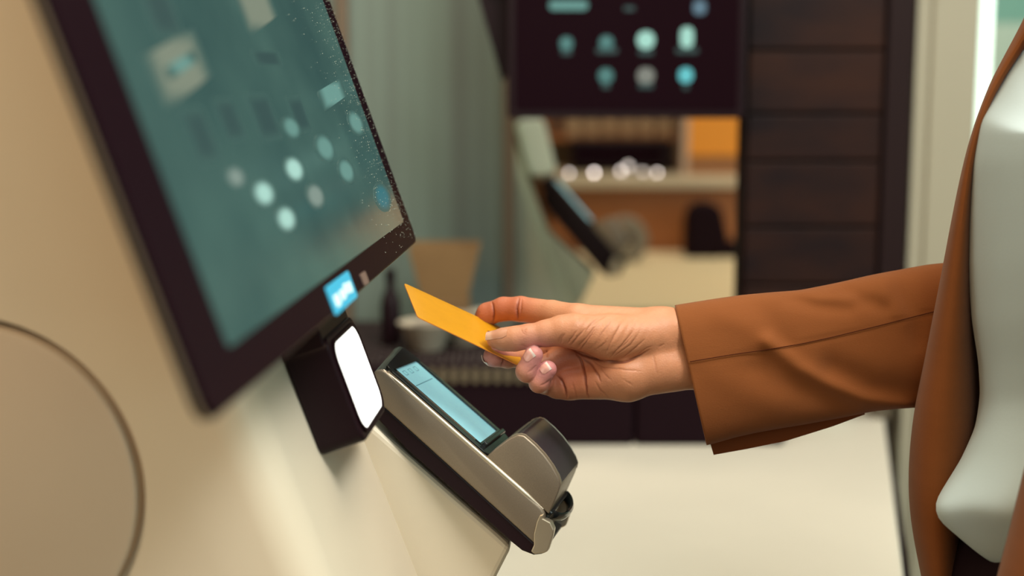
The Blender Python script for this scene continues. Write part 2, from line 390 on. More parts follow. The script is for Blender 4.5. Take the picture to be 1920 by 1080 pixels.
mesh('edge_ridge', V, grid_faces(40, 10, True) + [list(range(10))[::-1], list(range(390, 400))], M['silverlight'], troot, smooth=True)
# key pad below the reader head, hidden from the front but there
box('front_lip', 127 * mm, 134 * mm, 6 * mm, 72 * mm, -8 * mm, .5 * mm, M['plate'], troot, bevel=1 * mm)
tab = [(128.2, -4.5), (129.6, -1.8), (131, -4.6), (136, -3.4), (140.5, -5.5), (142.4, -9.0), (146.0, -18), (145, -20.6), (141, -25), (138.4, -25.2), (137.2, -21), (133.0, -16), (129.5, -9)]
for w0, w1 in ((-.9, 7), (72, 79.8)):
    prism('corner_clip', P2(tab), w0 * mm, w1 * mm, M['silverlight'], troot, order='xzy', bevel=.7 * mm, seg=2)
V = []; F = []
for i in range(25):
    t = math.pi * i / 24; c = np.array([(132 + 9 * math.sin(t)) * mm, (40 + 30 * math.cos(t)) * mm, -2 * mm])
    for j in range(8):
        a = 2 * math.pi * j / 8; V.append(c + np.array([math.sin(t) * math.cos(a), math.cos(t) * math.cos(a), math.sin(a) * 1.8]) * 1.8 * mm)
mesh('paper_bar', V, grid_faces(25, 8, True), M['plate'], troot, smooth=True)

# ------------------------------------------------------------------ distance-field modelling for the body
def smin(a, b, k):
    h = np.clip(.5 + .5 * (b - a) / k, 0, 1); return b + (a - b) * h - k * h * (1 - h)
def cap(P, a, b, ra, rb):
    a = np.asarray(a, np.float32); b = np.asarray(b, np.float32); ab = b - a
    t = np.clip((P - a) @ ab / max(float(ab @ ab), 1e-9), 0, 1)
    d = P - a - t[:, None] * ab
    return np.sqrt(np.einsum('ij,ij->i', d, d)) - (ra + (rb - ra) * t)
def ell(P, c, r):
    q = (P - np.asarray(c, np.float32)) / np.asarray(r, np.float32); k = np.sqrt(np.einsum('ij,ij->i', q, q)) + 1e-9
    g = q / np.asarray(r, np.float32); kk = np.sqrt(np.einsum('ij,ij->i', g, g)) + 1e-9
    return k * (k - 1) / kk
def chain(P, pts, k):
    d = None
    for (a, ra), (b, rb) in zip(pts[:-1], pts[1:]):
        c = cap(P, a, b, ra, rb); d = c if d is None else smin(d, c, k)
    return d
def sdf_mesh(f, lo, hi, h):
    """surface nets on a grid that is evaluated finely only near the surface"""
    lo = np.array(lo, np.float32); hi = np.array(hi, np.float32); cs = 4
    nc = np.ceil((hi - lo) / (h * cs)).astype(int) + 1
    ax = [lo[i] + np.arange(nc[i]) * h * cs for i in range(3)]
    G = np.stack(np.meshgrid(*ax, indexing='ij'), -1).reshape(-1, 3).astype(np.float32)
    Cv = f(G).reshape(nc).astype(np.float32)
    S = np.repeat(np.repeat(np.repeat(Cv, cs, 0), cs, 1), cs, 2)
    near = np.abs(S) < h * cs * 2.6
    idx = np.argwhere(near)
    S[near] = f((lo + (idx * h)).astype(np.float32))
    S[S == 0] = 1e-6
    neg = S < 0
    cnt = np.zeros(tuple(s - 1 for s in S.shape), np.int8)
    offs = [(i, j, k) for i in (0, 1) for j in (0, 1) for k in (0, 1)]
    sh = cnt.shape
    for i, j, k in offs: cnt += neg[i:i + sh[0], j:j + sh[1], k:k + sh[2]]
    act = (cnt > 0) & (cnt < 8); cells = np.argwhere(act)
    vid = np.full(sh, -1, np.int32); vid[act] = np.arange(len(cells))
    acc = np.zeros((len(cells), 3)); num = np.zeros(len(cells))
    for o1 in offs:
        for d in range(3):
            if o1[d]: continue
            o2 = list(o1); o2[d] = 1
            a = S[cells[:, 0] + o1[0], cells[:, 1] + o1[1], cells[:, 2] + o1[2]]; b = S[cells[:, 0] + o2[0], cells[:, 1] + o2[1], cells[:, 2] + o2[2]]
            c = (a < 0) != (b < 0); t = np.where(c, a / np.where(c, a - b, 1), 0)
            p = np.tile(np.array(o1, float), (len(cells), 1)); p[:, d] = t
            acc[c] += p[c]; num[c] += 1
    Vx = lo + (cells + acc / num[:, None]) * h
    F = []
    for d in range(3):
        e1, e2 = [x for x in range(3) if x != d]
        sl0 = [slice(1, -1)] * 3; sl0[d] = slice(0, -1); sl1 = [slice(1, -1)] * 3; sl1[d] = slice(1, None)
        A = neg[tuple(sl0)]; B = neg[tuple(sl1)]
        E_ = np.argwhere(A != B); fl = A[A != B]
        base = E_.copy(); base[:, e1] += 1; base[:, e2] += 1
        def vv(x, y):
            q = base.copy(); q[:, e1] -= x; q[:, e2] -= y; return vid[q[:, 0], q[:, 1], q[:, 2]]
        Q = np.stack([vv(0, 0), vv(1, 0), vv(1, 1), vv(0, 1)], 1)
        if d == 1: fl = ~fl
        Q[~fl] = Q[~fl][:, ::-1]
        F.append(Q)
    return Vx, np.concatenate(F)
def raw_mesh(name, V, F, m, parent):
    me = bpy.data.meshes.new(name)
    me.vertices.add(len(V)); me.vertices.foreach_set('co', np.asarray(V, np.float32).ravel())
    me.loops.add(F.size); me.loops.foreach_set('vertex_index', F.ravel().astype(np.int32))
    me.polygons.add(len(F)); me.polygons.foreach_set('loop_start', (np.arange(len(F)) * F.shape[1]).astype(np.int32))
    me.update(calc_edges=True); me.validate()
    me.polygons.foreach_set('use_smooth', np.ones(len(me.polygons), bool))
    me.materials.append(m)
    o = bpy.data.objects.new(name, me); COL.objects.link(o); o.parent = parent
    return o

def interp(L, n):
    L = np.array(L, float); t = np.concatenate([[0], np.cumsum(np.linalg.norm(np.diff(L, axis=0), axis=1) if L.ndim > 1 else np.ones(len(L) - 1))])
    s = np.linspace(0, t[-1], n)
    return np.stack([np.interp(s, t, L[:, i]) for i in range(L.shape[1])], 1)
def smooth_rows(A, it=6):
    for _ in range(it): A[1:-1] = .25 * A[:-2] + .5 * A[1:-1] + .25 * A[2:]
    return A

# the right hand, in its own units (one unit = 0.116 mm; x towards the wrist, y down, z away from the thumb side)
HU = .88 / FPX / 2.842
def hand_to_world(Q):
    Q = np.asarray(Q, float)
    x = (740 + Q[..., 0] / 2.842 - 960) * .88 / FPX; y = (500 + Q[..., 1] / 2.842 - 540) * .88 / FPX; z = Q[..., 2] * HU
    s = 1 + z / .88                                   # sight lines spread with depth
    return CAM + np.multiply.outer(.88 + z, VIEW) + np.multiply.outer(x * s, [1, 0, 0]) - np.multiply.outer(y * s, UPV)
INDEX = [((975, 292, 100), 90), ((840, 252, 200), 72), ((672, 226, 300), 67), ((580, 226, 345), 63), ((496, 253, 385), 60), ((446, 322, 410), 48)]
MIDDLE = [((940, 385, 130), 84), ((840, 430, 200), 72), ((722, 470, 250), 66), ((602, 482, 128), 58), ((528, 478, 45), 56)]
RING = [((930, 490, 120), 82), ((830, 530, 100), 70), ((728, 560, 50), 62), ((704, 558, -90), 58), ((741, 470, -120), 50)]
LITTLE = [((930, 625, 80), 80), ((868, 632, 90), 70), ((800, 618, 70), 60), ((769, 619, -75), 53), ((816, 548, -98), 48)]
THUMB = [((1150, 378, -42), 122), ((960, 343, -86), 92), ((890, 341, -92), 79), ((808, 355, -94), 68), ((707, 372, -92), 62), ((640, 384, -84), 63), ((585, 388, -72), 58), ((536, 388, -60), 47)]
def fingers(P):
    return [chain(P, c, 14) for c in (INDEX, MIDDLE, RING, LITTLE)]
def hand_sdf(P):
    palm = cap(P, (1420, 340, 50), (975, 292, 100), 116, 92)
    palm = smin(palm, cap(P, (1420, 420, 60), (940, 385, 130), 112, 86), 40)
    palm = smin(palm, cap(P, (1420, 480, 55), (930, 490, 120), 112, 84), 40)
    palm = smin(palm, cap(P, (1240, 590, 20), (930, 627, 80), 120, 80), 40)
    palm = smin(palm, cap(P, (1240, 590, 5), (1450, 545, 20), 122, 112), 50)
    wrist = smin(cap(P, (1420, 350, 40), (1760, 345, 60), 124, 116), cap(P, (1420, 532, 30), (1760, 545, 60), 122, 116), 60)
    d = smin(palm, wrist, 60)
    th = smin(chain(P, THUMB, 26), cap(P, (1150, 378, -42), (1420, 370, 10), 122, 118), 30)
    d = smin(d, th, 26)
    fs = fingers(P)
    # knuckle ends of the fingers melt into the palm, the free parts stay apart
    for c, fd in zip((INDEX, MIDDLE, RING, LITTLE), fs):
        prox = cap(P, c[0][0], c[1][0], c[0][1], c[1][1]); d = smin(d, prox, 30)
    fr = None
    for fd in fs: fr = fd if fr is None else smin(fr, fd, 3)
    return smin(d, fr, 7)
Vh, Fh = sdf_mesh(hand_sdf, (360, 100, -240), (1900, 780, 500), 4.2)

def c7(L): return [(454.7 + .6316 * x, 113.7 + .6316 * y) for x, y in L]
CREASES = [  # (points, depth, width) folds of the palm, thumb and finger joints
    (c7([(760, 503), (850, 560), (950, 592), (1060, 622), (1180, 632), (1290, 602), (1370, 560), (1430, 520)]), 9, 7),
    (c7([(800, 530), (850, 600), (880, 700), (890, 800), (905, 890), (925, 950)]), 9, 6),
    (c7([(640, 730), (690, 780), (720, 860), (735, 935)]), 8, 6),
    (c7([(780, 790), (800, 870), (825, 940)]), 4, 5),
    (c7([(860, 590), (940, 640), (990, 720), (1020, 800)]), 6, 6),
    (c7([(970, 780), (1010, 860), (1090, 930)]), 4, 5),
    (c7([(940, 590), (1010, 660), (1150, 682), (1370, 705)]), 4, 5),
    (c7([(1000, 640), (1060, 740), (1110, 780)]), 3, 5), (c7([(1190, 760), (1300, 830)]), 2.5, 4),
    (c7([(755, 495), (830, 410), (890, 340)]), 5, 5), (c7([(820, 510), (900, 420), (990, 300)]), 4.5, 5),
    (c7([(845, 525), (930, 410), (975, 335)]), 4.5, 4.5), (c7([(735, 475), (790, 400), (820, 350)]), 5, 5),
    (c7([(1000, 420), (1060, 340), (1110, 270)]), 3.2, 4.5), (c7([(1060, 560), (1110, 440), (1190, 300)]), 4.2, 4.5),
    (c7([(1090, 595), (1200, 480), (1300, 350)]), 4.2, 4.5), (c7([(1130, 575), (1270, 480), (1340, 380)]), 3.6, 4.5),
    (c7([(1200, 595), (1320, 500), (1400, 420)]), 3.6, 4.5), (c7([(1300, 590), (1400, 510), (1450, 490)]), 3, 4.5),
    (c7([(930, 330), (1000, 270), (1060, 240)]), 2.6, 4), (c7([(880, 380), (950, 290), (1010, 250)]), 2.6, 4),
    (c7([(1110, 560), (1230, 470), (1290, 400)]), 2.6, 4), (c7([(960, 530), (1050, 470), (1090, 400)]), 2.6, 4),
    (c7([(680, 475), (690, 420), (720, 380)]), 4, 5), (c7([(660, 470), (668, 430), (700, 380)]), 3, 4),
    (c7([(395, 335), (372, 360), (395, 390)]), 3, 4), (c7([(345, 340), (360, 380), (400, 400)]), 2.5, 4), (c7([(340, 475), (400, 500), (450, 490)]), 3, 5),
    (c7([(330, 75), (308, 170), (322, 270)]), 7, 6), (c7([(352, 80), (345, 180), (340, 250)]), 5, 5), (c7([(98, 110), (118, 220), (112, 300)]), 7, 6),
    (c7([(205, 575), (197, 630), (170, 668)]), 6, 6), (c7([(500, 826), (560, 803), (606, 765)]), 4, 6),
    (c7([(400, 712), (440, 690), (480, 650)]), 3, 5), (c7([(590, 770), (600, 810), (580, 860)]), 5, 6), (c7([(560, 520), (568, 590)]), 5, 5),
    (c7([(1460, 560), (1480, 660), (1500, 740)]), 2.2, 6), (c7([(1500, 500), (1560, 470)]), 2, 5),
]
def seg_dist(P2d, L, along=False):
    d = np.full(len(P2d), 1e9); s = np.zeros(len(P2d)); acc = 0.
    for a, b in zip(L[:-1], L[1:]):
        a = np.array(a); b = np.array(b); ab = b - a; ln = math.hypot(*ab)
        t = np.clip((P2d - a) @ ab / (ab @ ab), 0, 1); e = np.hypot(*(P2d - a - t[:, None] * ab).T)
        s = np.where(e < d, acc + t * ln, s); d = np.minimum(d, e); acc += ln
    return (d, s / acc) if along else d
eps = 3.0
def sdf_grad(V):
    V = V.astype(np.float32); g = np.zeros((len(V), 3))
    for i in range(3):
        e = np.zeros(3, np.float32); e[i] = eps; g[:, i] = hand_sdf(V + e) - hand_sdf(V - e)
    return g / (np.linalg.norm(g, axis=1, keepdims=True) + 1e-9)
Nh = sdf_grad(Vh)
facing = np.clip((-Nh[:, 2]) * 2.0, 0, 1)
# smooth the field lines so each fold is refined by local detail, then press the folds into the skin
disp = np.zeros(len(Vh)); red = np.zeros(len(Vh))
for L, dep, wid in CREASES:
    Lf = interp(L, 24); Lf = smooth_rows(Lf, 4); Lf[1:-1] += rng.normal(0, .8, Lf[1:-1].shape)
    d, t = seg_dist(Vh[:, :2], [tuple(q) for q in Lf], True); tap = np.clip(1 - np.abs(2 * t - 1) ** 3, 0, 1); tap = .08 + .92 * tap
    dep *= .78 if dep < 6 else 1.25
    wid = wid * .85 * (.5 + .5 * tap)
    g = np.exp(-(d / wid) ** 2) * facing * tap + .22 * np.exp(-(d / (wid * 2.6)) ** 2) * facing * tap; disp = np.maximum(disp, dep * g)
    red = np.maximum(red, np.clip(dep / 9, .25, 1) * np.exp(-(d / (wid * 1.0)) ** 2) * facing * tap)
# fine cross-hatched skin wrinkling over the ball of the thumb
tt = (Vh[:, 0] * .72 + Vh[:, 1] * .69); wr = np.sin(tt / 5.2 + 2.0 * np.sin(Vh[:, 1] / 37) + 1.3 * np.sin(Vh[:, 0] / 51))
mask = np.exp(-(((Vh[:, 0] - 1120) / 210) ** 2 + ((Vh[:, 1] - 350) / 110) ** 2)) * facing
disp += mask * .9 * wr
Vh = Vh - Nh * disp[:, None]
# skin tone: redder tips, palm and folds, paler wrist; light and shade painted in
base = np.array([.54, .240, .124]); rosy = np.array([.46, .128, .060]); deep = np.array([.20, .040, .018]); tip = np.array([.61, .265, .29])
C = np.tile(base, (len(Vh), 1))
k = np.exp(-(((Vh[:, 0] - 935) / 170) ** 2 + ((Vh[:, 1] - 560) / 150) ** 2))[:, None] * .9; C = C * (1 - k) + rosy * k  # palm redness, with the shade of the hollow painted in
k = (np.clip((820 - Vh[:, 0]) / 160, 0, 1) * np.clip((330 - Vh[:, 1]) / 60, 0, 1))[:, None] * .85; C = C * (1 - k) + rosy * k
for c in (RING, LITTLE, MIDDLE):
    k = np.exp(-(np.linalg.norm(Vh - np.array(c[-1][0]), axis=1) / 95) ** 2)[:, None] * .8; C = C * (1 - k) + tip * k  # naturally pink tips, with purple light painted over them
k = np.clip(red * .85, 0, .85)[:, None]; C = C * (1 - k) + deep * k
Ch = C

# ------------------------------------------------------------------ the person
PC = np.array([.375, .78]); FW = np.array([-.95, -.312]); RT = np.array([-.312, .95])
def body_pt(f, r, z): q = PC + FW * f + RT * r; return np.array([q[0], q[1], z])
person = empty('person', 'person in a tan blazer and white blouse reaching out with a yellow card in hand', 'person', loc(PC[0], PC[1], 0))
ELB = np.array([.372, .965, 1.120]); SHO = body_pt(-.06, .110, 1.255)
WRI = hand_to_world(np.array([1690., 455, 60]))
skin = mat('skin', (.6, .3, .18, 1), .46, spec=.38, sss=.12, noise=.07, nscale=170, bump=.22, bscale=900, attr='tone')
R3 = np.array([[FW[0], FW[1], 0], [RT[0], RT[1], 0], [0, 0, 1]])
def body_sdf(P):
    Q = P.copy(); Q[:, 0] -= PC[0]; Q[:, 1] -= PC[1]; L = Q @ R3.T.astype(np.float32)       # forward, right, up
    d = ell(L, (-.04, 0, 1.16), (.062, .115, .19))
    d = smin(d, ell(L, (-.02, 0, .95), (.08, .130, .14)), .07)
    d = smin(d, ell(L, (-.03, 0, 1.28), (.05, .125, .06)), .04)
    for s in (-1, 1):
        d = smin(d, ell(L, (.0, s * .06, 1.19), (.045, .05, .06)), .03)
        d = smin(d, chain(L, [((-.01, s * .075, .90), .085), ((.01, s * .085, .50), .055), ((-.02, s * .085, .36), .052), ((-.02, s * .085, .09), .036)], .03), .04)
        d = smin(d, chain(L, [((-.03, s * .085, .05), .036), ((.13, s * .10, .03), .028)], .02), .02)
    d = smin(d, chain(L, [((-.02, 0, 1.30), .055), ((0, 0, 1.42), .05)], .03), .04)
    head = smin(ell(L, (.0, 0, 1.565), (.092, .072, .092)), ell(L, (.035, 0, 1.49), (.055, .052, .065)), .03)
    head = smin(head, cap(L, (.086, 0, 1.545), (.108, 0, 1.512), .008, .013), .01)
    head = smin(head, cap(L, (.083, -.02, 1.475), (.083, .02, 1.475), .007, .007), .008)
    for s in (-1, 1):
        head = smin(head, ell(L, (-.005, s * .074, 1.525), (.018, .008, .03)), .006)
        head = np.maximum(head, -(np.linalg.norm(L - np.array([.086, s * .031, 1.552], np.float32), axis=1) - .0125))
    d = smin(d, head, .02)
    d = smin(d, chain(P, [(SHO, .045), (ELB, .036)], .02), .03)
    d = smin(d, chain(P, [(ELB, .036), (WRI, .017)], .02), .015)
    d = smin(d, chain(L, [((-.01, -.150, 1.275), .048), ((-.03, -.215, 1.03), .042), ((.04, -.225, .80), .026)], .02), .03)
    return d
Vb, Fb = sdf_mesh(body_sdf, (PC[0] - .42, PC[1] - .42, -.03), (PC[0] + .42, PC[1] + .42, 1.72), .009)
def left_hand_sdf(P):
    Q = P.copy(); Q[:, 0] -= PC[0]; Q[:, 1] -= PC[1]; L = Q @ R3.T.astype(np.float32)
    d = smin(cap(L, (.030, -.224, .84), (.045, -.225, .79), .026, .024), ell(L, (.056, -.226, .745), (.037, .015, .047)), .02)
    fr = None
    for f, ln in ((.083, .066), (.064, .074), (.045, .068), (.028, .054)):
        k = chain(L, [((f * .55 + .024, -.226, .735), .0105), ((f, -.222, .700), .0098), ((f + .004, -.214, .700 - ln * .5), .0088), ((f + .002, -.200, .700 - ln * .9), .0072)], .004)
        fr = k if fr is None else smin(fr, k, .001)
    th = chain(L, [((.070, -.222, .775), .014), ((.098, -.210, .742), .0115), ((.104, -.200, .712), .0095)], .005)
    return smin(smin(d, fr, .006), th, .008)
c_ = body_pt(.06, -.22, .73)
Vl, Fl = sdf_mesh(left_hand_sdf, c_ - np.array([.1, .1, .11]), c_ + np.array([.1, .1, .13]), .0028)
Fb = np.concatenate([Fb, Fl + len(Vb)]); Vb = np.concatenate([Vb, Vl])
Cb = np.tile(base, (len(Vb), 1))
Vw = hand_to_world(Vh)
Vall = np.concatenate([Vw, Vb]); Fall = np.concatenate([Fh, Fb + len(Vh)])
POFF = np.array([PC[0], PC[1], 0])
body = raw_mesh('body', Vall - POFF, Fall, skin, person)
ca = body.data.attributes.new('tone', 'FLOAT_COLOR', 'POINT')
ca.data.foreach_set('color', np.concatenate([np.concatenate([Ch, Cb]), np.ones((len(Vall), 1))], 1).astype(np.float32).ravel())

# finger nails: thin curved plates that follow the finger tips
nailm = mat('nail', (.7, .4, .32, 1), .25, spec=.5, attr='tone')
def nail(A, B, nrm, hw, over=.18, white=(.80, .72, .66), bed=(.70, .36, .30)):
    A = np.array(A, float); B = np.array(B, float); nrm = np.array(nrm, float)
    ax = B - A; nrm = nrm - ax * (nrm @ ax) / (ax @ ax); nrm /= np.linalg.norm(nrm); side = np.cross(ax / np.linalg.norm(ax), nrm)
    NU, NV = 15, 13; G = np.zeros((NU, NV, 3)); Cn = np.zeros((NU, NV, 3))
    us = np.linspace(0, 1 + over, NU)
    for i, u in enumerate(us):
        wd_ = hw * (1 - .35 * max(0, .22 - u) ** 1.0 / .22) * (1 - .55 * max(0, u - .95) / max(over, .01) * .7)
        for j, v in enumerate(np.linspace(-1, 1, NV)):
            p0 = A + ax * (u - (.10 * v * v if u < .2 else 0) * 0) + side * v * wd_
            if u <= .86:
                t = 160.; p = p0 + nrm * t
                for _ in range(60):
                    dd = float(hand_sdf(p[None].astype(np.float32))[0])
                    if dd < 1.5 or t < -40: break
                    t -= max(dd - 1.2, .6); p = p0 + nrm * t
                G[i, j] = p + nrm * (1.0 + 1.6 * (1 - v * v))
            else:
                G[i, j] = G[i - 1, j] + (G[i - 1, j] - G[i - 2, j]) * (.92)
            f = 1 / (1 + math.exp(-(u - .88 + .10 * v * v) * 40))
            Cn[i, j] = np.array(bed) * (1 - f) + np.array(white) * f
    T = np.concatenate([G.reshape(-1, 3), (G - nrm * 3.4).reshape(-1, 3)])
    n_ = NU * NV; F = grid_faces(NU, NV) + [[q + n_ for q in f][::-1] for f in grid_faces(NU, NV)]
    ring = [j for j in range(NV)] + [i * NV + NV - 1 for i in range(1, NU)] + [(NU - 1) * NV + j for j in range(NV - 2, -1, -1)] + [i * NV for i in range(NU - 2, 0, -1)]
    for a, b in zip(ring, ring[1:] + ring[:1]): F.append([a, b, b + n_, a + n_])
    o = mesh('fingernail', hand_to_world(T) - POFF, F, nailm, body, smooth=True)
    at = o.data.attributes.new('tone', 'FLOAT_COLOR', 'POINT')
    cc = np.concatenate([Cn.reshape(-1, 3)] * 2); at.data.foreach_set('color', np.concatenate([cc, np.ones((len(cc), 1))], 1).astype(np.float32).ravel())
    return o
nail((606, 368, -72), (506, 366, -58), (0.05, -.34, -.94), 36, .28, (.60, .36, .24), (.52, .25, .15))
nail((702, 492, -110), (748, 456, -122), (-.10, -.15, -1), 27, .10)
nail((786, 560, -95), (828, 528, -100), (-.08, -.12, -1), 25, .10)
nail((560, 500, 80), (490, 482, 20), (-.62, .55, .50), 30, .12)
nail((468, 275, 410), (432, 340, 425), (-.75, -.2, .65), 28, .12)

# ---- the card, between thumb above and index and middle finger below
cP0 = np.array([48., 88, 212]); cS = np.array([74., 182, -423]); cL = np.array([570., 262, 204])
Nn = np.cross(cL, cS); Nn /= np.linalg.norm(Nn)
V = []; n = 0; LL = np.linalg.norm(cL); SS = np.linalg.norm(cS); lx = cL / LL; sx_ = cS / SS
outline = rrect(0, LL, 0, SS, 22, 5); NR = 40
# rows along the card let the near corner bend a little where the thumb presses
def card_pt(a, b, t):
    bend = 16 * np.exp(-(((a / LL - .80) / .22) ** 2 + ((b / SS - 1.0) / .45) ** 2))
    return cP0 + lx * a + sx_ * b + Nn * (t + bend)
top_ = [card_pt(a, b, -3.2) for a, b in outline]; bot_ = [card_pt(a, b, 3.2) for a, b in outline]
npt = len(outline)
inner = []
V = []
for t in (-3.2, 3.2):
    for f in (1, .985, .7, .35):
        for a, b in outline: V.append(card_pt(LL / 2 + (a - LL / 2) * f, SS / 2 + (b - SS / 2) * f, t if f < 1 else t * .75))
    V.append(card_pt(LL / 2, SS / 2, t))
F = []; st_ = 4 * npt + 1
for lay in (0, 1):
    o_ = lay * st_
    for q in range(3):
        for i in range(npt): F.append([o_ + q * npt + i, o_ + q * npt + (i + 1) % npt, o_ + (q + 1) * npt + (i + 1) % npt, o_ + (q + 1) * npt + i])
    for i in range(npt): F.append([o_ + 3 * npt + i, o_ + 3 * npt + (i + 1) % npt, o_ + 4 * npt])
nf = len(F)
for i in range(npt): F.append([i, (i + 1) % npt, st_ + (i + 1) % npt, st_ + i])
Vc = hand_to_world(np.array(V)); cc = Vc.mean(0)
card = mesh('bank_card', Vc - cc, F, M['yellow'], smooth=True); card.location = cc
card.data.materials.append(M['cardedge'])
for p in card.data.polygons:
    if p.index >= nf: p.material_index = 1
tag(card, 'plain yellow plastic payment card pinched between thumb and fingers', 'card')

# ---- blazer sleeve on the reaching arm (in picture-sized units at the arm's depth)
def sl_pt(px, py, z):
    d = .88 + z * .88 / FPX
    return CAM + VIEW * d + np.array([1, 0, 0]) * ((px - 960) / FPX * d) - UPV * ((py - 540) / FPX * d)
TOPL = [(1265, 572), (1290, 568), (1340, 560), (1390, 553), (1445, 548), (1500, 544), (1570, 530), (1640, 514), (1690, 505), (1738, 496), (1800, 490), (1880, 470), (1980, 450)]
BOTL = [(1325, 835), (1345, 830), (1375, 821), (1415, 812), (1465, 803), (1515, 795), (1580, 783), (1640, 771), (1680, 767), (1722, 764), (1800, 770), (1890, 775), (1990, 790)]
ZC = [24, 24, 25, 28, 30, 33, 40, 46, 52, 60, 75, 95, 120]
comb = np.array([(*a, *b, z) for a, b, z in zip(TOPL, BOTL, ZC)], float)
NRW, NCL = 150, 128
comb = smooth_rows(interp(comb, NRW), 8)
FOLDS = [  # ridges (+) and valleys (-) pressed into the cloth: points, height in units, width
    ([(1440, 640), (1500, 690), (1560, 722), (1620, 748), (1700, 764)], 13, 15), ([(1420, 690), (1500, 735), (1580, 765)], -6, 24),
    ([(1560, 690), (1640, 725), (1720, 735)], -12, 26),
    ([(1350, 590), (1400, 612), (1440, 650)], 3.5, 22), ([(1590, 545), (1620, 565), (1660, 575)], -6, 16), ([(1650, 520), (1660, 560), (1700, 600)], 5, 18),
    ([(1480, 560), (1530, 575), (1590, 580)], -4, 14), ([(1500, 545), (1540, 560), (1600, 560)], 3, 12),
    ([(1400, 560), (1440, 590), (1470, 640)], -3, 20), ([(1690, 505), (1700, 560), (1720, 640)], -5, 18), ([(1340, 700), (1400, 740), (1450, 760)], 3, 26)]
V = []
for r in range(NRW):
    tx, ty, bx_, by_, z = comb[r]
    cx, cy = (tx + bx_) / 2, (ty + by_) / 2; hx, hy = (tx - bx_) / 2, (ty - by_) / 2
    rz = .50 * math.hypot(hx, hy) * (1.0 + .15 * r / NRW)
    for j in range(NCL):
        a = 2 * math.pi * j / NCL; ca_, sa_ = math.cos(a), math.sin(a)
        e = 2 / 2.5
        u = math.copysign(abs(ca_) ** e, ca_); w_ = math.copysign(abs(sa_) ** e, sa_)
        V.append((cx + hx * u, cy + hy * u, z - rz * w_))
V = np.array(V); frontside = np.clip((np.tile(comb[:, 4].repeat(NCL), 1) - V[:, 2]) / 30, 0, 1)
dz = np.zeros(len(V))
for L, hgt, wid in FOLDS: dz += hgt * np.exp(-(seg_dist(V[:, :2], L) / wid) ** 2)
V[:, 2] -= dz * frontside
# seam line: a narrow groove with the upper panel standing slightly proud
SEAM = [(1293, 678), (1370, 665), (1440, 655), (1500, 645), (1560, 632), (1650, 610), (1735, 588), (1775, 578)]
sd = seg_dist(V[:, :2], SEAM); V[:, 2] += 2.2 * np.exp(-(sd / 2.4) ** 2) * frontside
V0 = V.copy()
blazer_off = POFF
Vs = np.array([sl_pt(*p) for p in V])
sl = mesh('blazer_sleeve', Vs - POFF, grid_faces(NRW, NCL, True), M['tan'], person, smooth=True)
so = sl.modifiers.new('cloth', 'SOLIDIFY'); so.thickness = .0016; so.offset = -1
# stitched seam thread along the sleeve
def tube(name, pts, r, m, parent, n=6, off=POFF):
    pts = np.asarray(pts); V = []
    for i, p in enumerate(pts):
        t = pts[min(i + 1, len(pts) - 1)] - pts[max(i - 1, 0)]; t = t / (np.linalg.norm(t) + 1e-9)
        a = np.cross(t, [0.13, .2, .97]); a /= np.linalg.norm(a); b = np.cross(t, a)
        for j in range(n): V.append(p + r * (math.cos(2 * math.pi * j / n) * a + math.sin(2 * math.pi * j / n) * b))
    F = grid_faces(len(pts), n, True) + [list(range(n))[::-1], list(range((len(pts) - 1) * n, len(pts) * n))]
    return mesh(name, np.array(V) - off, F, m, parent, smooth=True)
sp = interp(SEAM, 60); fr = V0[frontside > .2]
pts = []
for x, y in sp:
    i = np.argmin(np.hypot(fr[:, 0] - x, fr[:, 1] - y)); pts.append(sl_pt(x, y, fr[i, 2] + .2))
pts = np.array([q - VIEW * .0012 for q in pts]); pts = smooth_rows(pts, 2)
tube('sleeve_seam', pts, .00032, M['seam'], sl)
# under flap of the cuff vent
fl_top = interp([(1330, 826), (1400, 808), (1480, 795), (1560, 782), (1620, 772)], 24); fl_bot = interp([(1338, 853), (1400, 842), (1470, 828), (1560, 800), (1622, 777)], 24)
V = []
for z0 in (44, 50):
    for k in range(5):
        for a, b in zip(fl_top, fl_bot): q = a + (b - a) * k / 4; V.append(sl_pt(q[0], q[1], z0 + 3 * k))
V = np.array(V); nn = 5 * 24
F = grid_faces(5, 24) + [[q + nn for q in f][::-1] for f in grid_faces(5, 24)]
rg = list(range(24)) + [i * 24 + 23 for i in range(1, 5)] + [4 * 24 + j for j in range(22, -1, -1)] + [i * 24 for i in range(3, 0, -1)]
for a, b in zip(rg, rg[1:] + rg[:1]): F.append([a, b, b + nn, a + nn])
mesh('cuff_flap', V - POFF, F, M['taninner'], sl, smooth=True)

# ---- blazer body: one open-fronted shell round the torso
ROWS = [  # y, left outline, right (inner) edge of the right front panel, depth of bulge
    (-120, 1990, 2040), (-40, 1955, 2000), (40, 1921, 1955), (100, 1889, 1915), (150, 1862, 1880), (200, 1842, 1852), (250, 1824, 1836), (320, 1806, 1823), (400, 1789, 1818), (500, 1770, 1816),
    (600, 1750, 1816), (700, 1730, 1820), (760, 1716, 1822), (830, 1707, 1822), (900, 1703, 1815), (960, 1706, 1806), (1020, 1716, 1800), (1080, 1729, 1796), (1160, 1745, 1796), (1300, 1770, 1800)]
LEFT_EDGE = {-120: 2030, 40: 2030, 200: 2040, 400: 2025, 600: 1990, 760: 1946, 850: 1921, 1000: 1882, 1080: 1860, 1160: 1842, 1300: 1820}
ly = sorted(LEFT_EDGE); lxv = [LEFT_EDGE[q] for q in ly]
rows = interp(np.array(ROWS, float), 70); rows = smooth_rows(rows, 4)
V = []
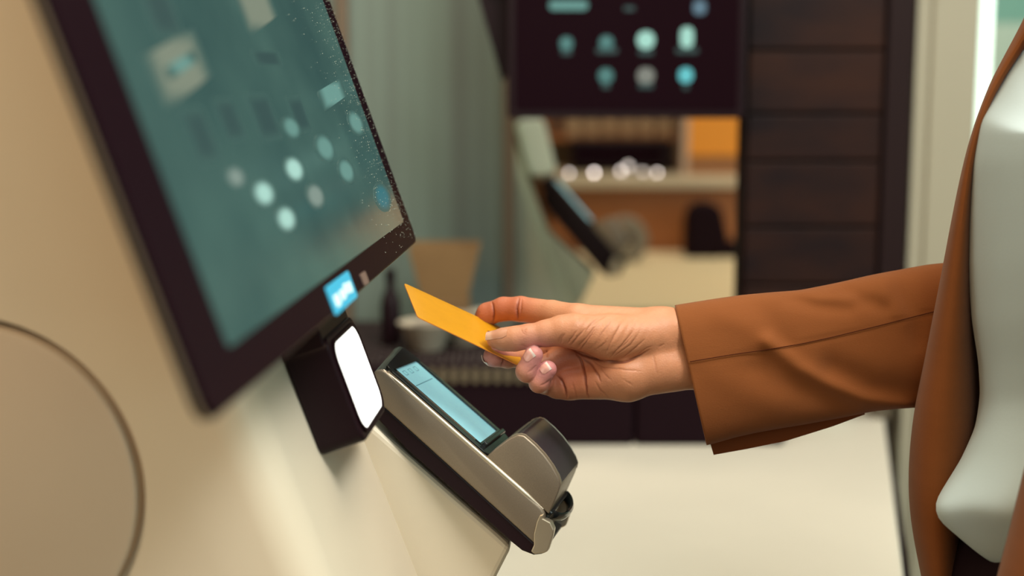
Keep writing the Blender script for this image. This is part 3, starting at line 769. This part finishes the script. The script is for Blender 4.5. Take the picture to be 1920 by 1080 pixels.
for y, xl, xr in rows:
    w = xr - xl; z0 = measure(960, y, .83)[2]; top_in = np.clip((220 - y) / 220, 0, 1)
    P = [measure(xr + 26, y, .895), measure(xr + 8, y, .862), measure(xr - .06 * w, y, .838), measure(xr - .28 * w, y, .822), measure(xl + .40 * w, y, .818), measure(xl + .16 * w, y, .830), measure(xl + .03 * w, y, .848), measure(xl + 1, y, .866), measure(xl + 12, y, .89)]
    sh = 1 - .62 * top_in
    for f, r in ((-.02, .19), (-.08, .17), (-.125, .10), (-.135, 0), (-.125, -.10), (-.08, -.18), (-.02, -.205), (.04, -.20), (.09, -.17)):
        q = body_pt(f, r * sh, z0); P.append(q)
    le = float(np.interp(y, ly, lxv))
    P += [measure(le + 260, y, .66), measure(le + 120, y, .668), measure(le + 40, y, .69), measure(le, y, .72), measure(le + 14, y, .74)]
    P = np.array([q if q is not None else 0 for q in P])
    V.append(np.concatenate([smooth_rows(interp(P[:9], 60), 30), interp(P[8:], 51)[1:]]))
V = np.array(V); V[:, 55:] = np.array([smooth_rows(q, 4) for q in V[:, 55:]])
# keep the front of the shell free of ripples but give the cloth a few long soft folds
jj = np.arange(110)[None, :, None]; ii = np.arange(70)[:, None, None]
V[:, :, :1] += (.0016 * np.sin(jj * .55 + ii * .05)) * (jj > 62)
o = mesh('blazer', V.reshape(-1, 3) - POFF, grid_faces(70, 110), M['tan'], person, smooth=True)
so = o.modifiers.new('cloth', 'SOLIDIFY'); so.thickness = .0028; so.offset = 0
# left sleeve and the upper part of the right sleeve
def sleeve_tube(name, pts, parent, n=28, rows=40):
    A = smooth_rows(interp(np.array(pts, float), rows), 4); V = []
    ref = np.array([FW[0], FW[1], 0.])
    for i, q in enumerate(A):
        t = A[min(i + 1, rows - 1), :3] - A[max(i - 1, 0), :3]; t /= np.linalg.norm(t)
        a = ref - t * (ref @ t); a /= np.linalg.norm(a); b = np.cross(t, a); r = q[3]
        for j in range(n):
            g = 2 * math.pi * j / n; rr = r * (1 + .035 * math.sin(3 * g + i * .35)); V.append(q[:3] + rr * (math.cos(g) * a + math.sin(g) * b))
    o = mesh(name, np.array(V) - POFF, grid_faces(rows, n, True) + [list(range(n))[::-1]], M['tan'], parent, smooth=True)
    m_ = o.modifiers.new('cloth', 'SOLIDIFY'); m_.thickness = .002; m_.offset = -1
    return o
sleeve_tube('blazer_sleeve', [(*body_pt(-.02, -.085, 1.335), .030), (*body_pt(-.02, -.125, 1.320), .052), (*body_pt(-.015, -.165, 1.285), .064), (*body_pt(-.02, -.195, 1.20), .064), (*body_pt(-.03, -.217, 1.03), .058), (*body_pt(.03, -.226, .83), .048)], person)
sleeve_tube('upper_sleeve', [(*body_pt(-.05, .075, 1.325), .030), (*body_pt(-.055, .100, 1.305), .048), (*body_pt(-.06, .120, 1.26), .056), (*ELB, .052)], sl)
# ---- blouse
BL = [(60, 1915), (100, 1890), (160, 1862), (215, 1834), (300, 1820), (400, 1818), (500, 1818), (600, 1824), (680, 1836), (740, 1839), (800, 1830), (860, 1802), (915, 1766), (945, 1748), (968, 1753), (1000, 1790), (1030, 1826), (1052, 1858), (1060, 1885)]
bl = smooth_rows(interp(np.array(BL, float), 90), 2)
V = []
for i, (y, xl) in enumerate(bl):
    flare = np.clip((y - 760) / 200, 0, 1)
    P = [measure(xl + 30, y, .90 - .03 * flare), measure(xl + 7, y, .862 - .045 * flare), measure(xl, y, .840 - .05 * flare), measure(xl + 10, y, .822 - .045 * flare), measure(xl + 45, y, .797 - .03 * flare), measure(xl + 110, y, .770 - .02 * flare), measure(xl + 220, y, .742), measure(xl + 380, y, .735), measure(xl + 560, y, .76), measure(xl + 700, y, .82)]
    P = smooth_rows(interp(np.array(P), 60), 3)
    if y < 250:                                  # neckline: the centre front starts lower
        s = np.linspace(0, 1, 60); dip = np.clip((s - .16) / .22, 0, 1) * np.clip((250 - y) / 190, 0, 1) * .058; P[:, 2] -= dip
    V.append(P)
V = np.array(V); s = np.arange(60)[None, :]; r = np.arange(90)[:, None]
V[:, :, 1] += (.003 * np.sin(s * .62 + r * .03) * np.clip(r / 40, 0, 1)) + .002 * np.sin(s * .33 - r * .07)
o = mesh('blouse', V.reshape(-1, 3) - POFF, grid_faces(90, 60), M['blouse'], person, smooth=True)
so = o.modifiers.new('cloth', 'SOLIDIFY'); so.thickness = .0012; so.offset = 0
# ---- trousers, shoes, hair, eyes
def trousers_sdf(P):
    Q = P.copy(); Q[:, 0] -= PC[0]; Q[:, 1] -= PC[1]; L = Q @ R3.T.astype(np.float32)
    d = ell(L, (-.005, 0, .96), (.112, .162, .15))
    for s in (-1, 1): d = smin(d, chain(L, [((-.005, s * .078, .90), .096), ((.01, s * .088, .50), .074), ((-.015, s * .088, .07), .064)], .03), .03)
    return np.maximum(d, .06 - L[:, 2])
Vt, Ft = sdf_mesh(trousers_sdf, (PC[0] - .3, PC[1] - .3, 0), (PC[0] + .3, PC[1] + .3, 1.15), .010)
raw_mesh('trousers', Vt - POFF, Ft, M['trousers'], person)
for sgn in (-1, 1):
    def shoe_sdf(P, sgn=sgn):
        Q = P.copy(); Q[:, 0] -= PC[0]; Q[:, 1] -= PC[1]; L = Q @ R3.T.astype(np.float32)
        d = smin(cap(L, (-.04, sgn * .087, .045), (.14, sgn * .10, .03), .042, .036), cap(L, (-.03, sgn * .087, .05), (-.03, sgn * .087, .10), .042, .045), .02)
        return np.maximum(d, -L[:, 2])
    Vs_, Fs_ = sdf_mesh(shoe_sdf, (PC[0] - .32, PC[1] - .32, -.03), (PC[0] + .32, PC[1] + .32, .17), .007)
    raw_mesh('shoe', Vs_ - POFF, Fs_, M['black'], person)
def hair_sdf(P):
    Q = P.copy(); Q[:, 0] -= PC[0]; Q[:, 1] -= PC[1]; L = Q @ R3.T.astype(np.float32)
    d = ell(L, (-.018, 0, 1.585), (.098, .086, .098))
    d = smin(d, ell(L, (-.07, 0, 1.44), (.05, .082, .13)), .05)
    return np.maximum(d, -ell(L, (.075, 0, 1.50), (.075, .066, .10)))
Vt, Ft = sdf_mesh(hair_sdf, (PC[0] - .2, PC[1] - .2, 1.25), (PC[0] + .2, PC[1] + .2, 1.73), .007)
raw_mesh('hair', Vt - POFF, Ft, mat('hair', rgb(58, 36, 24), .5, noise=.3, nscale=30), person)
for sgn in (-1, 1):
    c = body_pt(.0735, sgn * .031, 1.552) - POFF
    lathe('eye', [(.0005, -.0125), (.007, -.0105), (.0115, -.005), (.0125, 0), (.0115, .005), (.007, .0105), (.0005, .0125)], mat('eye_white', rgb(225, 215, 208), .25), body, c)
    ic = c + np.array([FW[0], FW[1], 0]) * .0098
    lathe('iris', [(.0003, -.0055), (.0040, -.0038), (.0055, 0), (.0040, .0038), (.0003, .0055)], M['iris'], body, ic, 16)

# ------------------------------------------------------------------ bagging counter and the dark scale on it
CZT = .85
cpoly = [(-.60, 1.19), (.345, 1.19), (.4985, 1.86), (.4985, 2.075), (-.60, 2.075)]
croot = empty('bagging_counter', 'pale cream bagging counter with a slanted right end behind the kiosk', 'counter', loc(0, 1.7, 0))
prism('worktop', cpoly, CZT - .035, CZT, M['counter'], croot, off=(0, 1.7, 0), bevel=.003)
prism('cabinet', [(-.57, 1.23), (.325, 1.23), (.47, 1.87), (.47, 2.05), (-.57, 2.05)], 0, CZT - .035, M['cream'], croot, off=(0, 1.7, 0))
prism('edge_strip', [(.347, 1.192), (.351, 1.191), (.5045, 1.86), (.5005, 1.861)], CZT - .03, CZT - .001, M['blackmatte'], croot, off=(0, 1.7, 0))
SRT = (.12, 1.72, CZT)
sc_ = empty('bagging_scale', 'long low black weighing block with a ribbed front edge on the cream counter', 'scale', loc(*SRT))
box('block', -.30, .150, 1.70, 2.05, CZT, CZT + .096, M['blackmatte'], sc_, off=SRT, bevel=.006)
stb = empty('storage_block', 'plain black low block under the sleeve, beside the ribbed block on the counter', 'block', loc(.25, 1.75, CZT))
box('block_body', .152, .335, 1.70, 1.79, CZT, CZT + .13, M['blackmatte'], stb, off=(.25, 1.75, CZT), bevel=.005)
box('block_lid', .151, .336, 1.699, 1.791, CZT + .130, CZT + .15, M['black'], stb, off=(.25, 1.75, CZT), bevel=.004)
V = []; F = []
nx_, ny_ = 52, 24
for i in range(nx_):
    for j in range(ny_):
        if (i + j) % 2: continue
        x = -.29 + .43 * i / (nx_ - 1); y = 1.735 + .30 * j / (ny_ - 1); k = len(V); s = .0036
        V += [(x - s, y - s, CZT + .0955), (x + s, y - s, CZT + .0955), (x + s, y + s, CZT + .0955), (x - s, y + s, CZT + .0955), (x, y, CZT + .0985)]
        F += [[k, k + 1, k + 4], [k + 1, k + 2, k + 4], [k + 2, k + 3, k + 4], [k + 3, k, k + 4]]
tag(mesh('dimpled_mat', V, F, mat('rubber_mat', rgb(62, 50, 46), .5), sc_, off=SRT), kind='stuff')
rib0 = None
ribm = mat('rib_plastic', rgb(104, 92, 72), .5)
for i in range(19):
    x = -.150 + .0132 * i
    if rib0 is None:
        rib0 = prism('rib', rrect(-.0034, .0034, -.009, .009, .0032, 3), -.006, .002, ribm, sc_, order='xzy'); r_ = rib0
    else: r_ = rib0.copy(); COL.objects.link(r_)
    r_.location = (x - SRT[0], 1.698 - SRT[1], .089)

# ------------------------------------------------------------------ wall of background things
# dark display with icons, hung from the ceiling
DR = (.139, 1.765, 1.248)
dr = empty('menu_display', 'upright black display showing rows of teal icons, hanging behind the hand', 'display', loc(*DR))
prism('case', rrect(-.0055, .2845, 1.248, 1.76, .006, 4), 1.75, 1.785, M['black'], dr, order='xzy', off=DR, bevel=.002)
dsc = prism('screen', rrect(.004, .275, 1.258, 1.75, .003, 2), 1.7488, 1.7505, M['glassblack'], dr, order='xzy', off=DR)
box('hanging_pole', .125, .150, 1.78, 1.80, 1.70, 2.8, M['black'], dr, off=DR)
prism('side_arm', [(-.052, 1.43), (-.004, 1.42), (-.004, 1.30), (-.012, 1.292)], 1.79, 1.81, M['black'], dr, order='xzy', off=DR)
box('arm_link', -.03, .02, 1.782, 1.80, 1.40, 1.42, M['black'], dr, off=DR)
I_dim = glow('icon_dim', 74, 128, 124, .8); I_mid = glow('icon_mid', 96, 150, 142, .85); I_bri = glow('icon_bright', 168, 222, 205, 1.0); I_cy = glow('icon_cyan', 100, 200, 205, 1.0)
I_cap = glow('icon_caption', 50, 74, 74, .7); I_red = glow('icon_rose', 140, 140, 130, .8); I_bl = glow('icon_blue', 100, 130, 150, .8)
def dpatch(name, cx, cy, w, h, r, m, z=1.7484):
    p = measure(cx, cy, 1.748); k = 1.748 / FPX; w *= k; h *= k; r *= k
    return prism(name, rrect(p[0] - w, p[0] + w, p[2] - h, p[2] + h, r, 5), z - .0006, z + .0006, m, dsc, order='xzy', off=DR)
dpatch('title_bar', 1066, 10, 36, 9, 8, I_mid); dpatch('title_icon', 1312, 14, 12, 13, 9, I_bl); dpatch('title_mark', 1180, 16, 10, 4, 3, I_cap)
for cx, cy, w, h, m in ((1062, 82, 12, 13, I_dim), (1137, 80, 13, 13, I_dim), (1211, 75, 16, 16, I_bri), (1288, 70, 12, 19, I_bri), (1136, 142, 14, 14, I_dim), (1211, 142, 16, 15, I_red), (1286, 141, 13, 14, I_cy)):
    dpatch('icon_or_reflection', cx, cy, w, h, min(w, h) * .9, m)
    dpatch('icon_mark', cx - 2, cy - 3, w * .35, h * .35, w * .3, I_mid if m is I_dim else m, 1.7478)
for cx, cy, w in ((1062, 98, 10), (1138, 95, 20), (1211, 98, 14), (1288, 95, 21), (1136, 161, 8), (1211, 161, 14), (1286, 163, 6)):
    dpatch('icon_caption', cx, cy, w, 5, 4, I_cap)

# dark brown cabinet of planks
CR = (.40, 1.86, CZT)
wood = mat('dark_walnut', (.030, .0095, .0055, 1), .55, spec=.2, color2=(.009, .0035, .005, 1), nscale=1.0, stretch=(7, 7, 15))
wood2 = mat('walnut_stile', (.014, .0048, .0055, 1), .6, spec=.2)
cr = empty('wood_cabinet', 'tall dark walnut cabinet with wide horizontal planks between display and cream post', 'cabinet', loc(*CR))
box('carcass', .2955, .5075, 1.835, 1.875, CZT + .036, 2.3, wood2, cr, off=CR, bevel=.002)
for x in (.300, .480): box('foot', x, x + .022, 1.838, 1.872, CZT, CZT + .036, M['silver'], cr, off=CR)
zz = .889; k = 0
for hgt in (.07, .075, .075, .085, .06, .08, .07, .09, .08, .07, .08, .09, .08, .085, .075, .08, .085, .077):
    pl = box('plank', .3005, .470, 1.822, 1.836, zz, zz + hgt - .004, wood, cr, off=CR, bevel=.0015); zz += hgt
box('stile', .474, .5065, 1.818, 1.836, CZT + .036, 2.3, wood2, cr, off=CR, bevel=.0015)

# grey-green frosted partition with upright posts
PR = (-.4, 2.1, 0)
pr = empty('frosted_partition', 'grey-green frosted partition with slim brown posts, left of the black display', 'partition', loc(*PR))
fro = mat('frosted_glass', rgb(120, 138, 130), .55, color2=rgb(102, 112, 107), nscale=1, stretch=(26, 1, .3))
xs = [-.82, -.53, -.245, -.004]
for a, b in zip(xs[:-1], xs[1:]): box('frosted_panel', a + .006, b - .006, 2.095, 2.105, .04, 2.6, fro, pr, off=PR)
pm = mat('post_brown', rgb(112, 98, 82), .5)
for x in xs: box('post', x - .009, x + .009, 2.08, 2.12, 0, 2.62, pm, pr, off=PR, bevel=.002)
box('top_rail', -.83, .006, 2.08, 2.12, 2.60, 2.64, pm, pr, off=PR); box('bottom_rail', -.83, .006, 2.085, 2.115, 0, .04, pm, pr, off=PR)

# things on the scale, below the monitor corner
kr = measure(835, 505, 1.95)
KRT = (kr[0], kr[1], CZT + .0975)
kx = empty('kraft_box', 'open brown kraft paper tub on the black block, below the monitor corner', 'box', loc(*KRT))
def taper(z0, z1, a0, a1, d0, d1, wall=.003):
    V = []
    for z, a, d, s in ((z0, a0, d0, 0), (z1, a1, d1, 0), (z1, a1, d1, wall), (z0 + wall, a0, d0, wall)):
        V += [(-a + s, -d + s, z), (a - s, -d + s, z), (a - s, d - s, z), (-a + s, d - s, z)]
    return V, grid_faces(4, 4, True) + [[0, 1, 2, 3], [15, 14, 13, 12]]
mesh('tub', *taper(0.045, .122, .030, .048, .03, .045), mat('kraft', rgb(142, 110, 72), .8, noise=.12, nscale=20), kx)
box('tub_base', -.034, .034, -.034, .034, 0, .047, mat('kraft_dark', rgb(120, 92, 60), .8), kx, bevel=.002)
for i, (px, py, d, rr) in enumerate(((800, 560, 1.82, .036), (868, 560, 1.86, .040), (930, 556, 1.90, .036))):
    p = measure(px, py, d)
    t = empty('paper_bowl', ('white paper bowl lowest on the left in front of the kraft tub', 'grey white paper bowl holding dark scraps in front of the kraft tub', 'white paper bowl beside the partition post, right of the kraft tub')[i], 'bowl', loc(p[0], p[1], CZT + .0975), group='paper bowls on the black block')
    lathe('bowl', [(rr * .55, 0), (rr * .6, .002), (rr, .034), (rr * 1.06, .036), (rr * .95, .034), (rr * .5, .006)], mat('paper_white', rgb(178, 166, 148), .7), t)
    lathe('filling', [(rr * .7, .010), (rr * .86, .026), (rr * .45, .034)], mat('filling', rgb((150, 60, 140)[i], (140, 44, 132)[i], (128, 36, 118)[i]), .8, noise=.4, nscale=60), t)
p = measure(732, 545, 1.86)
tag(box('bottle_post', 0, 0.001, 0, 0.001, 0, .001, M['black']), 'x', 'x') if False else None
bt = empty('dark_bottle', 'dark slim bottle on the black block, just left of the card corner', 'bottle', loc(p[0], p[1], CZT + .0975))
lathe('glass_body', [(.008, 0), (.013, .002), (.0135, .050), (.011, .064), (.006, .074), (.006, .088)], M['black'], bt)
lathe('cap', [(.0068, .084), (.0068, .098), (.005, .100)], M['blackmatte'], bt)

# second kiosk of the row with its own terminal and pale panel
OFFV = Vector((.137, 1.475, 0))
k2 = copy_tree(kroot); k2.location = k2.location + OFFV
for ch in list(k2.children):
    if ch.name.startswith('monitor_arm'): bpy.data.objects.remove(ch)
for c in k2.children:
    if c.name.startswith('terminal_bracket'): c.location.z -= .035
k2['label'] = 'second kiosk pedestal farther back, grey-green, behind the partition post'
k2body = [c for c in k2.children if c.name.startswith('pedestal_body')][0]
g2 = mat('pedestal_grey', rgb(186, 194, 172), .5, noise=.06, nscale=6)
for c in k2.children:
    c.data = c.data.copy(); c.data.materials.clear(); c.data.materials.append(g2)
t2 = copy_tree(troot)
bpy.context.view_layer.update()
t2.matrix_world = Matrix.Translation(OFFV + Vector(TO) + Vector((.004, .01, .012))) @ Matrix.Rotation(math.radians(9), 4, Vector(KB)) @ Matrix.Translation(-Vector(TO)) @ troot.matrix_world
t2.scale = (1.3, 1.3, 1.3)
for c in t2.children:
    if c.name.split('.')[0] in ('shell', 'edge_ridge'): c.data = c.data.copy(); c.data.materials.clear(); c.data.materials.append(M['black'])
t2['label'] = 'blurred dark card terminal on the second kiosk, seen below the black display'
pp = measure(1002, 276, 2.28)
mesh('front_panel', *prism_geo(rrect(-.024, .030, -.046, .046, .012, 5), -.006, .006), mat('pale_panel', rgb(236, 250, 232), .4), k2, bevel=.002)
fpn = [c for c in k2.children if c.name.startswith('front_panel')][0]
bpy.context.view_layer.update()
fpn.matrix_world = basis(np.array([.80, .6, 0]), np.array([-.28, .20, .94]), np.array([.564, -.75, .33]), pp)

# far counter, desk, and what stands on them
FR = (.35, 3.2, 0)
fc = empty('far_counter', 'warm cream counter in the distance, below the black display', 'counter', loc(*FR))
box('worktop', .06, .92, 2.75, 3.66, .815, .85, mat('far_laminate', rgb(226, 204, 164), .5), fc, off=FR, bevel=.004)
box('cabinet', .09, .90, 2.80, 3.64, 0, .815, M['cream'], fc, off=FR)
DRT = (.45, 3.9, 0)
dk = empty('wooden_desk', 'orange brown wooden service desk with a pale ledge, far behind the terminal', 'desk', loc(*DRT))
dwood = mat('desk_wood', rgb(172, 104, 52), .5, noise=.25, nscale=2, stretch=(1, 1, 8))
box('desk_front', .10, 1.2, 3.70, 3.73, 0, 1.012, dwood, dk, off=DRT)
box('ledge', .08, 1.22, 3.67, 4.10, 1.012, 1.038, mat('ledge_pale', rgb(196, 178, 150), .4), dk, off=DRT, bevel=.003)
box('desk_side', 1.17, 1.2, 3.73, 4.08, 0, 1.012, dwood, dk, off=DRT); box('desk_side', .10, .13, 3.73, 4.08, 0, 1.012, dwood, dk, off=DRT)
p0 = measure(1070, 315, 3.95); p1 = measure(1278, 262, 3.95)
BR = ((p0[0] + p1[0]) / 2, 3.98, 1.038)
bo_ = empty('black_oven', 'wide black oven-like box standing on the pale ledge far behind', 'oven', loc(*BR))
box('case', p0[0], p1[0] - .03, 3.90, 4.08, 1.05, p1[2], M['black'], bo_, off=BR, bevel=.004)
box('door_panel', p0[0] + .01, p1[0] - .06, 3.895, 3.902, 1.06, p1[2] - .01, M['glassblack'], bo_, off=BR)
for sx2 in (p0[0] + .02, p1[0] - .04): box('foot', sx2, sx2 + .02, 3.93, 4.05, 1.038, 1.05, M['blackmatte'], bo_, off=BR)
p2 = measure(1050, 256, 4.2); p3 = measure(1255, 222, 4.2)
SH = ((p2[0] + p3[0]) / 2, 4.25, p2[2])
sh_ = empty('wall_shelf', 'brown shelf unit holding pale packets above the black oven', 'shelf', loc(*SH))
box('shelf_board', p2[0] - .05, p3[0] + .05, 4.18, 4.4, p2[2] - .012, p2[2], dwood, sh_, off=SH)
box('back_board', p2[0] - .05, p3[0] + .05, 4.4, 4.42, p2[2] - .012, 1.75, mat('shelf_back', rgb(96, 66, 40), .7), sh_, off=SH)
for e in (p2[0] - .06, p3[0] + .05): box('upright', e, e + .02, 4.18, 4.42, 0, 1.75, dwood, sh_, off=SH)
pk = mat('packet', rgb(176, 142, 104), .7, noise=.3, nscale=30)
for i in range(6):
    x = p2[0] + .02 + i * .053
    tag(box('packet', x, x + .040, 4.20, 4.25, p2[2], p2[2] + (.075, .09, .068, .082, .076, .088)[i], pk, bevel=.003), 'small tan packet in the row on the brown shelf', 'packet', 'packets on the brown shelf')
# orange cupboard at the right
p4 = measure(1286, 340, 3.8); p5 = measure(1398, 228, 3.8)
OR = ((p4[0] + p5[0]) / 2, 3.9, 1.038)
oc = empty('orange_cupboard', 'small cupboard with an orange yellow upper panel, on the pale ledge at the right', 'cupboard', loc(*OR))
zm = measure(1286, 292, 3.8)[2]
box('lower_case', p4[0], p5[0] + .12, 3.80, 3.98, 1.038, zm, mat('cupboard_brown', rgb(148, 98, 56), .6), oc, off=OR)
box('upper_panel', p4[0], p5[0] + .12, 3.795, 3.98, zm, 1.40, mat('cupboard_orange', rgb(226, 142, 32), .55), oc, off=OR)
box('corner_strip', p4[0] - .012, p4[0] + .004, 3.785, 3.98, 1.038, 1.40, mat('corner_pale', rgb(188, 160, 138), .5), oc, off=OR)
# black bag and grey roll on the far counter
p6 = measure(1320, 470, 3.55)
bg = empty('black_bag', 'black upright bag with a small pouch, standing on the far cream counter', 'bag', loc(p6[0], p6[1], .85))
kk = 3.55 / FPX
mesh('bag_body', *prism_geo([(-38 * kk, 0), (30 * kk, 0), (42 * kk, 40 * kk), (30 * kk, 88 * kk), (16 * kk, 103 * kk), (-12 * kk, 105 * kk), (-32 * kk, 92 * kk), (-37 * kk, 70 * kk)], -.04, .04, 'xzy'), M['blackmatte'], bg, bevel=.012, seg=3)
mesh('pouch', *prism_geo(rrect(30 * kk, 64 * kk, 0, 30 * kk, 10 * kk, 4), -.03, .03, 'xzy'), M['blackmatte'], bg, bevel=.006)
p7 = measure(1172, 462, 3.45)
rl = empty('grey_roll', 'grey round roll standing on edge on the far counter, left of the black bag', 'roll', loc(p7[0], p7[1], .85))
lathe('roll_body', [(.018, -.03), (.052, -.03), (.055, -.027), (.055, .027), (.052, .03), (.018, .03)], mat('roll_grey', rgb(126, 116, 102), .6), rl, (0, 0, .055), 32, 'y')
lathe('core', [(.016, -.033), (.019, -.033), (.019, .033), (.016, .033)], M['blackmatte'], rl, (0, 0, .055), 24, 'y')
# specular glints on the ledge, built as small glowing globes
for i, (px, py, d, s, r, txt) in enumerate(((1067, 347, 3.68, 5.5, .0052, 'leftmost small glint globe glowing on the pale ledge'), (1114, 338, 3.70, 11, .0052, 'brightest small glint globe on the pale ledge, second from the left'),
        (1164, 325, 3.76, 4.5, .006, 'small glint globe glowing beneath the middle of the black oven'), (1178, 312, 3.80, 2.5, .008, 'tallest small glint globe, in front of the middle of the black oven'),
        (1205, 338, 3.72, 3.0, .0055, 'dim small glint globe between the tallest globe and the rightmost one'), (1232, 341, 3.70, 6.0, .0052, 'rightmost small glint globe glowing on the pale ledge'))):
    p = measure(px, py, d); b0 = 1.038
    t = empty('ledge_glint', txt, 'glint', loc(p[0], p[1], b0), group='small glints on the pale ledge')
    hgt = max(p[2] - b0, .012)
    lathe('glint_stand', [(.008, 0), (.009, .003), (.003, .006), (.003, hgt - r * .8)], M['silverlight'], t, n=16)
    lathe('glint_globe', [(r * .1, -r), (r * .7, -r * .72), (r, 0), (r * .7, r * .72), (r * .1, r)], mat('glint_glow', (1, 1, 1, 1), .3, emit=(1, .86, .80, 1), estr=s * .8), t, (0, 0, hgt), 16)

# window end: light strip beside the post, teal wall, plant
ls = empty('light_strip', 'tall bright mint white light strip along the cream post', 'light', loc(.615, 1.86, 1.25))
gl = mat('strip_glow', (1, 1, 1, 1), .3, emit=rgb(196, 244, 224), estr=1.15)
prism('diffuser', rrect(.596, .613, 1.17, 2.4, .008, 5), 1.84, 1.85, gl, ls, order='xzy', off=(.615, 1.86, 1.25))
box('back_channel', .595, .614, 1.85, 1.87, 1.16, 2.41, M['cream'], ls, off=(.615, 1.86, 1.25))
structure(box('trim_2', .75, 3.2, 4.55, 4.65, 0, 2.8, mat('panel_teal', rgb(140, 190, 174), .7)))
p8 = measure(1890, 70, 4.0)
pb = empty('pale_sign', 'pale grey board behind the shoulder, beside the light strip', 'board', loc(p8[0] + .1, 4.05, 0))
box('panel', -.18, .3, -.01, .01, 1.18, p8[2] + .04, mat('board_pale', rgb(190, 208, 192), .6), pb); box('stand', -.01, .03, .0, .02, 0, 1.2, M['silver'], pb)
p9 = measure(1856, 112, 3.2)
gp = empty('green_plant', 'green leafy plant peeking out above the shoulder beside the light strip', 'plant', loc(p9[0] + .10, 3.2, 0))
lathe('pot', [(.09, 0), (.12, .02), (.14, .3), (.15, .31), (.12, .29)], M['cream'], gp)
lathe('stem', [(.012, .28), (.010, 1.15)], mat('stem', rgb(86, 92, 50), .8), gp, n=8)
leafm = mat('leaf', rgb(74, 158, 84), .5)
LV = [(0, 0, 0), (.03, .025, .012), (.07, .03, .012), (.11, .018, .004), (.14, 0, -.01), (.11, -.018, .004), (.07, -.03, .012), (.03, -.025, .012), (.07, 0, .0)]
LF = [[0, 1, 8], [1, 2, 8], [2, 3, 8], [3, 4, 8], [4, 5, 8], [5, 6, 8], [6, 7, 8], [7, 0, 8]]
lf0 = None
for i in range(46):
    if lf0 is None: lf0 = mesh('leaf', LV, LF, leafm, gp, smooth=True); q = lf0
    else: q = lf0.copy(); COL.objects.link(q)
    a = i * 2.4; hgt = .5 + .78 * (i / 45)
    q.location = (.012 * math.cos(a), .012 * math.sin(a), hgt); q.rotation_euler = (random.uniform(-.3, .3), random.uniform(-.7, .1), a)
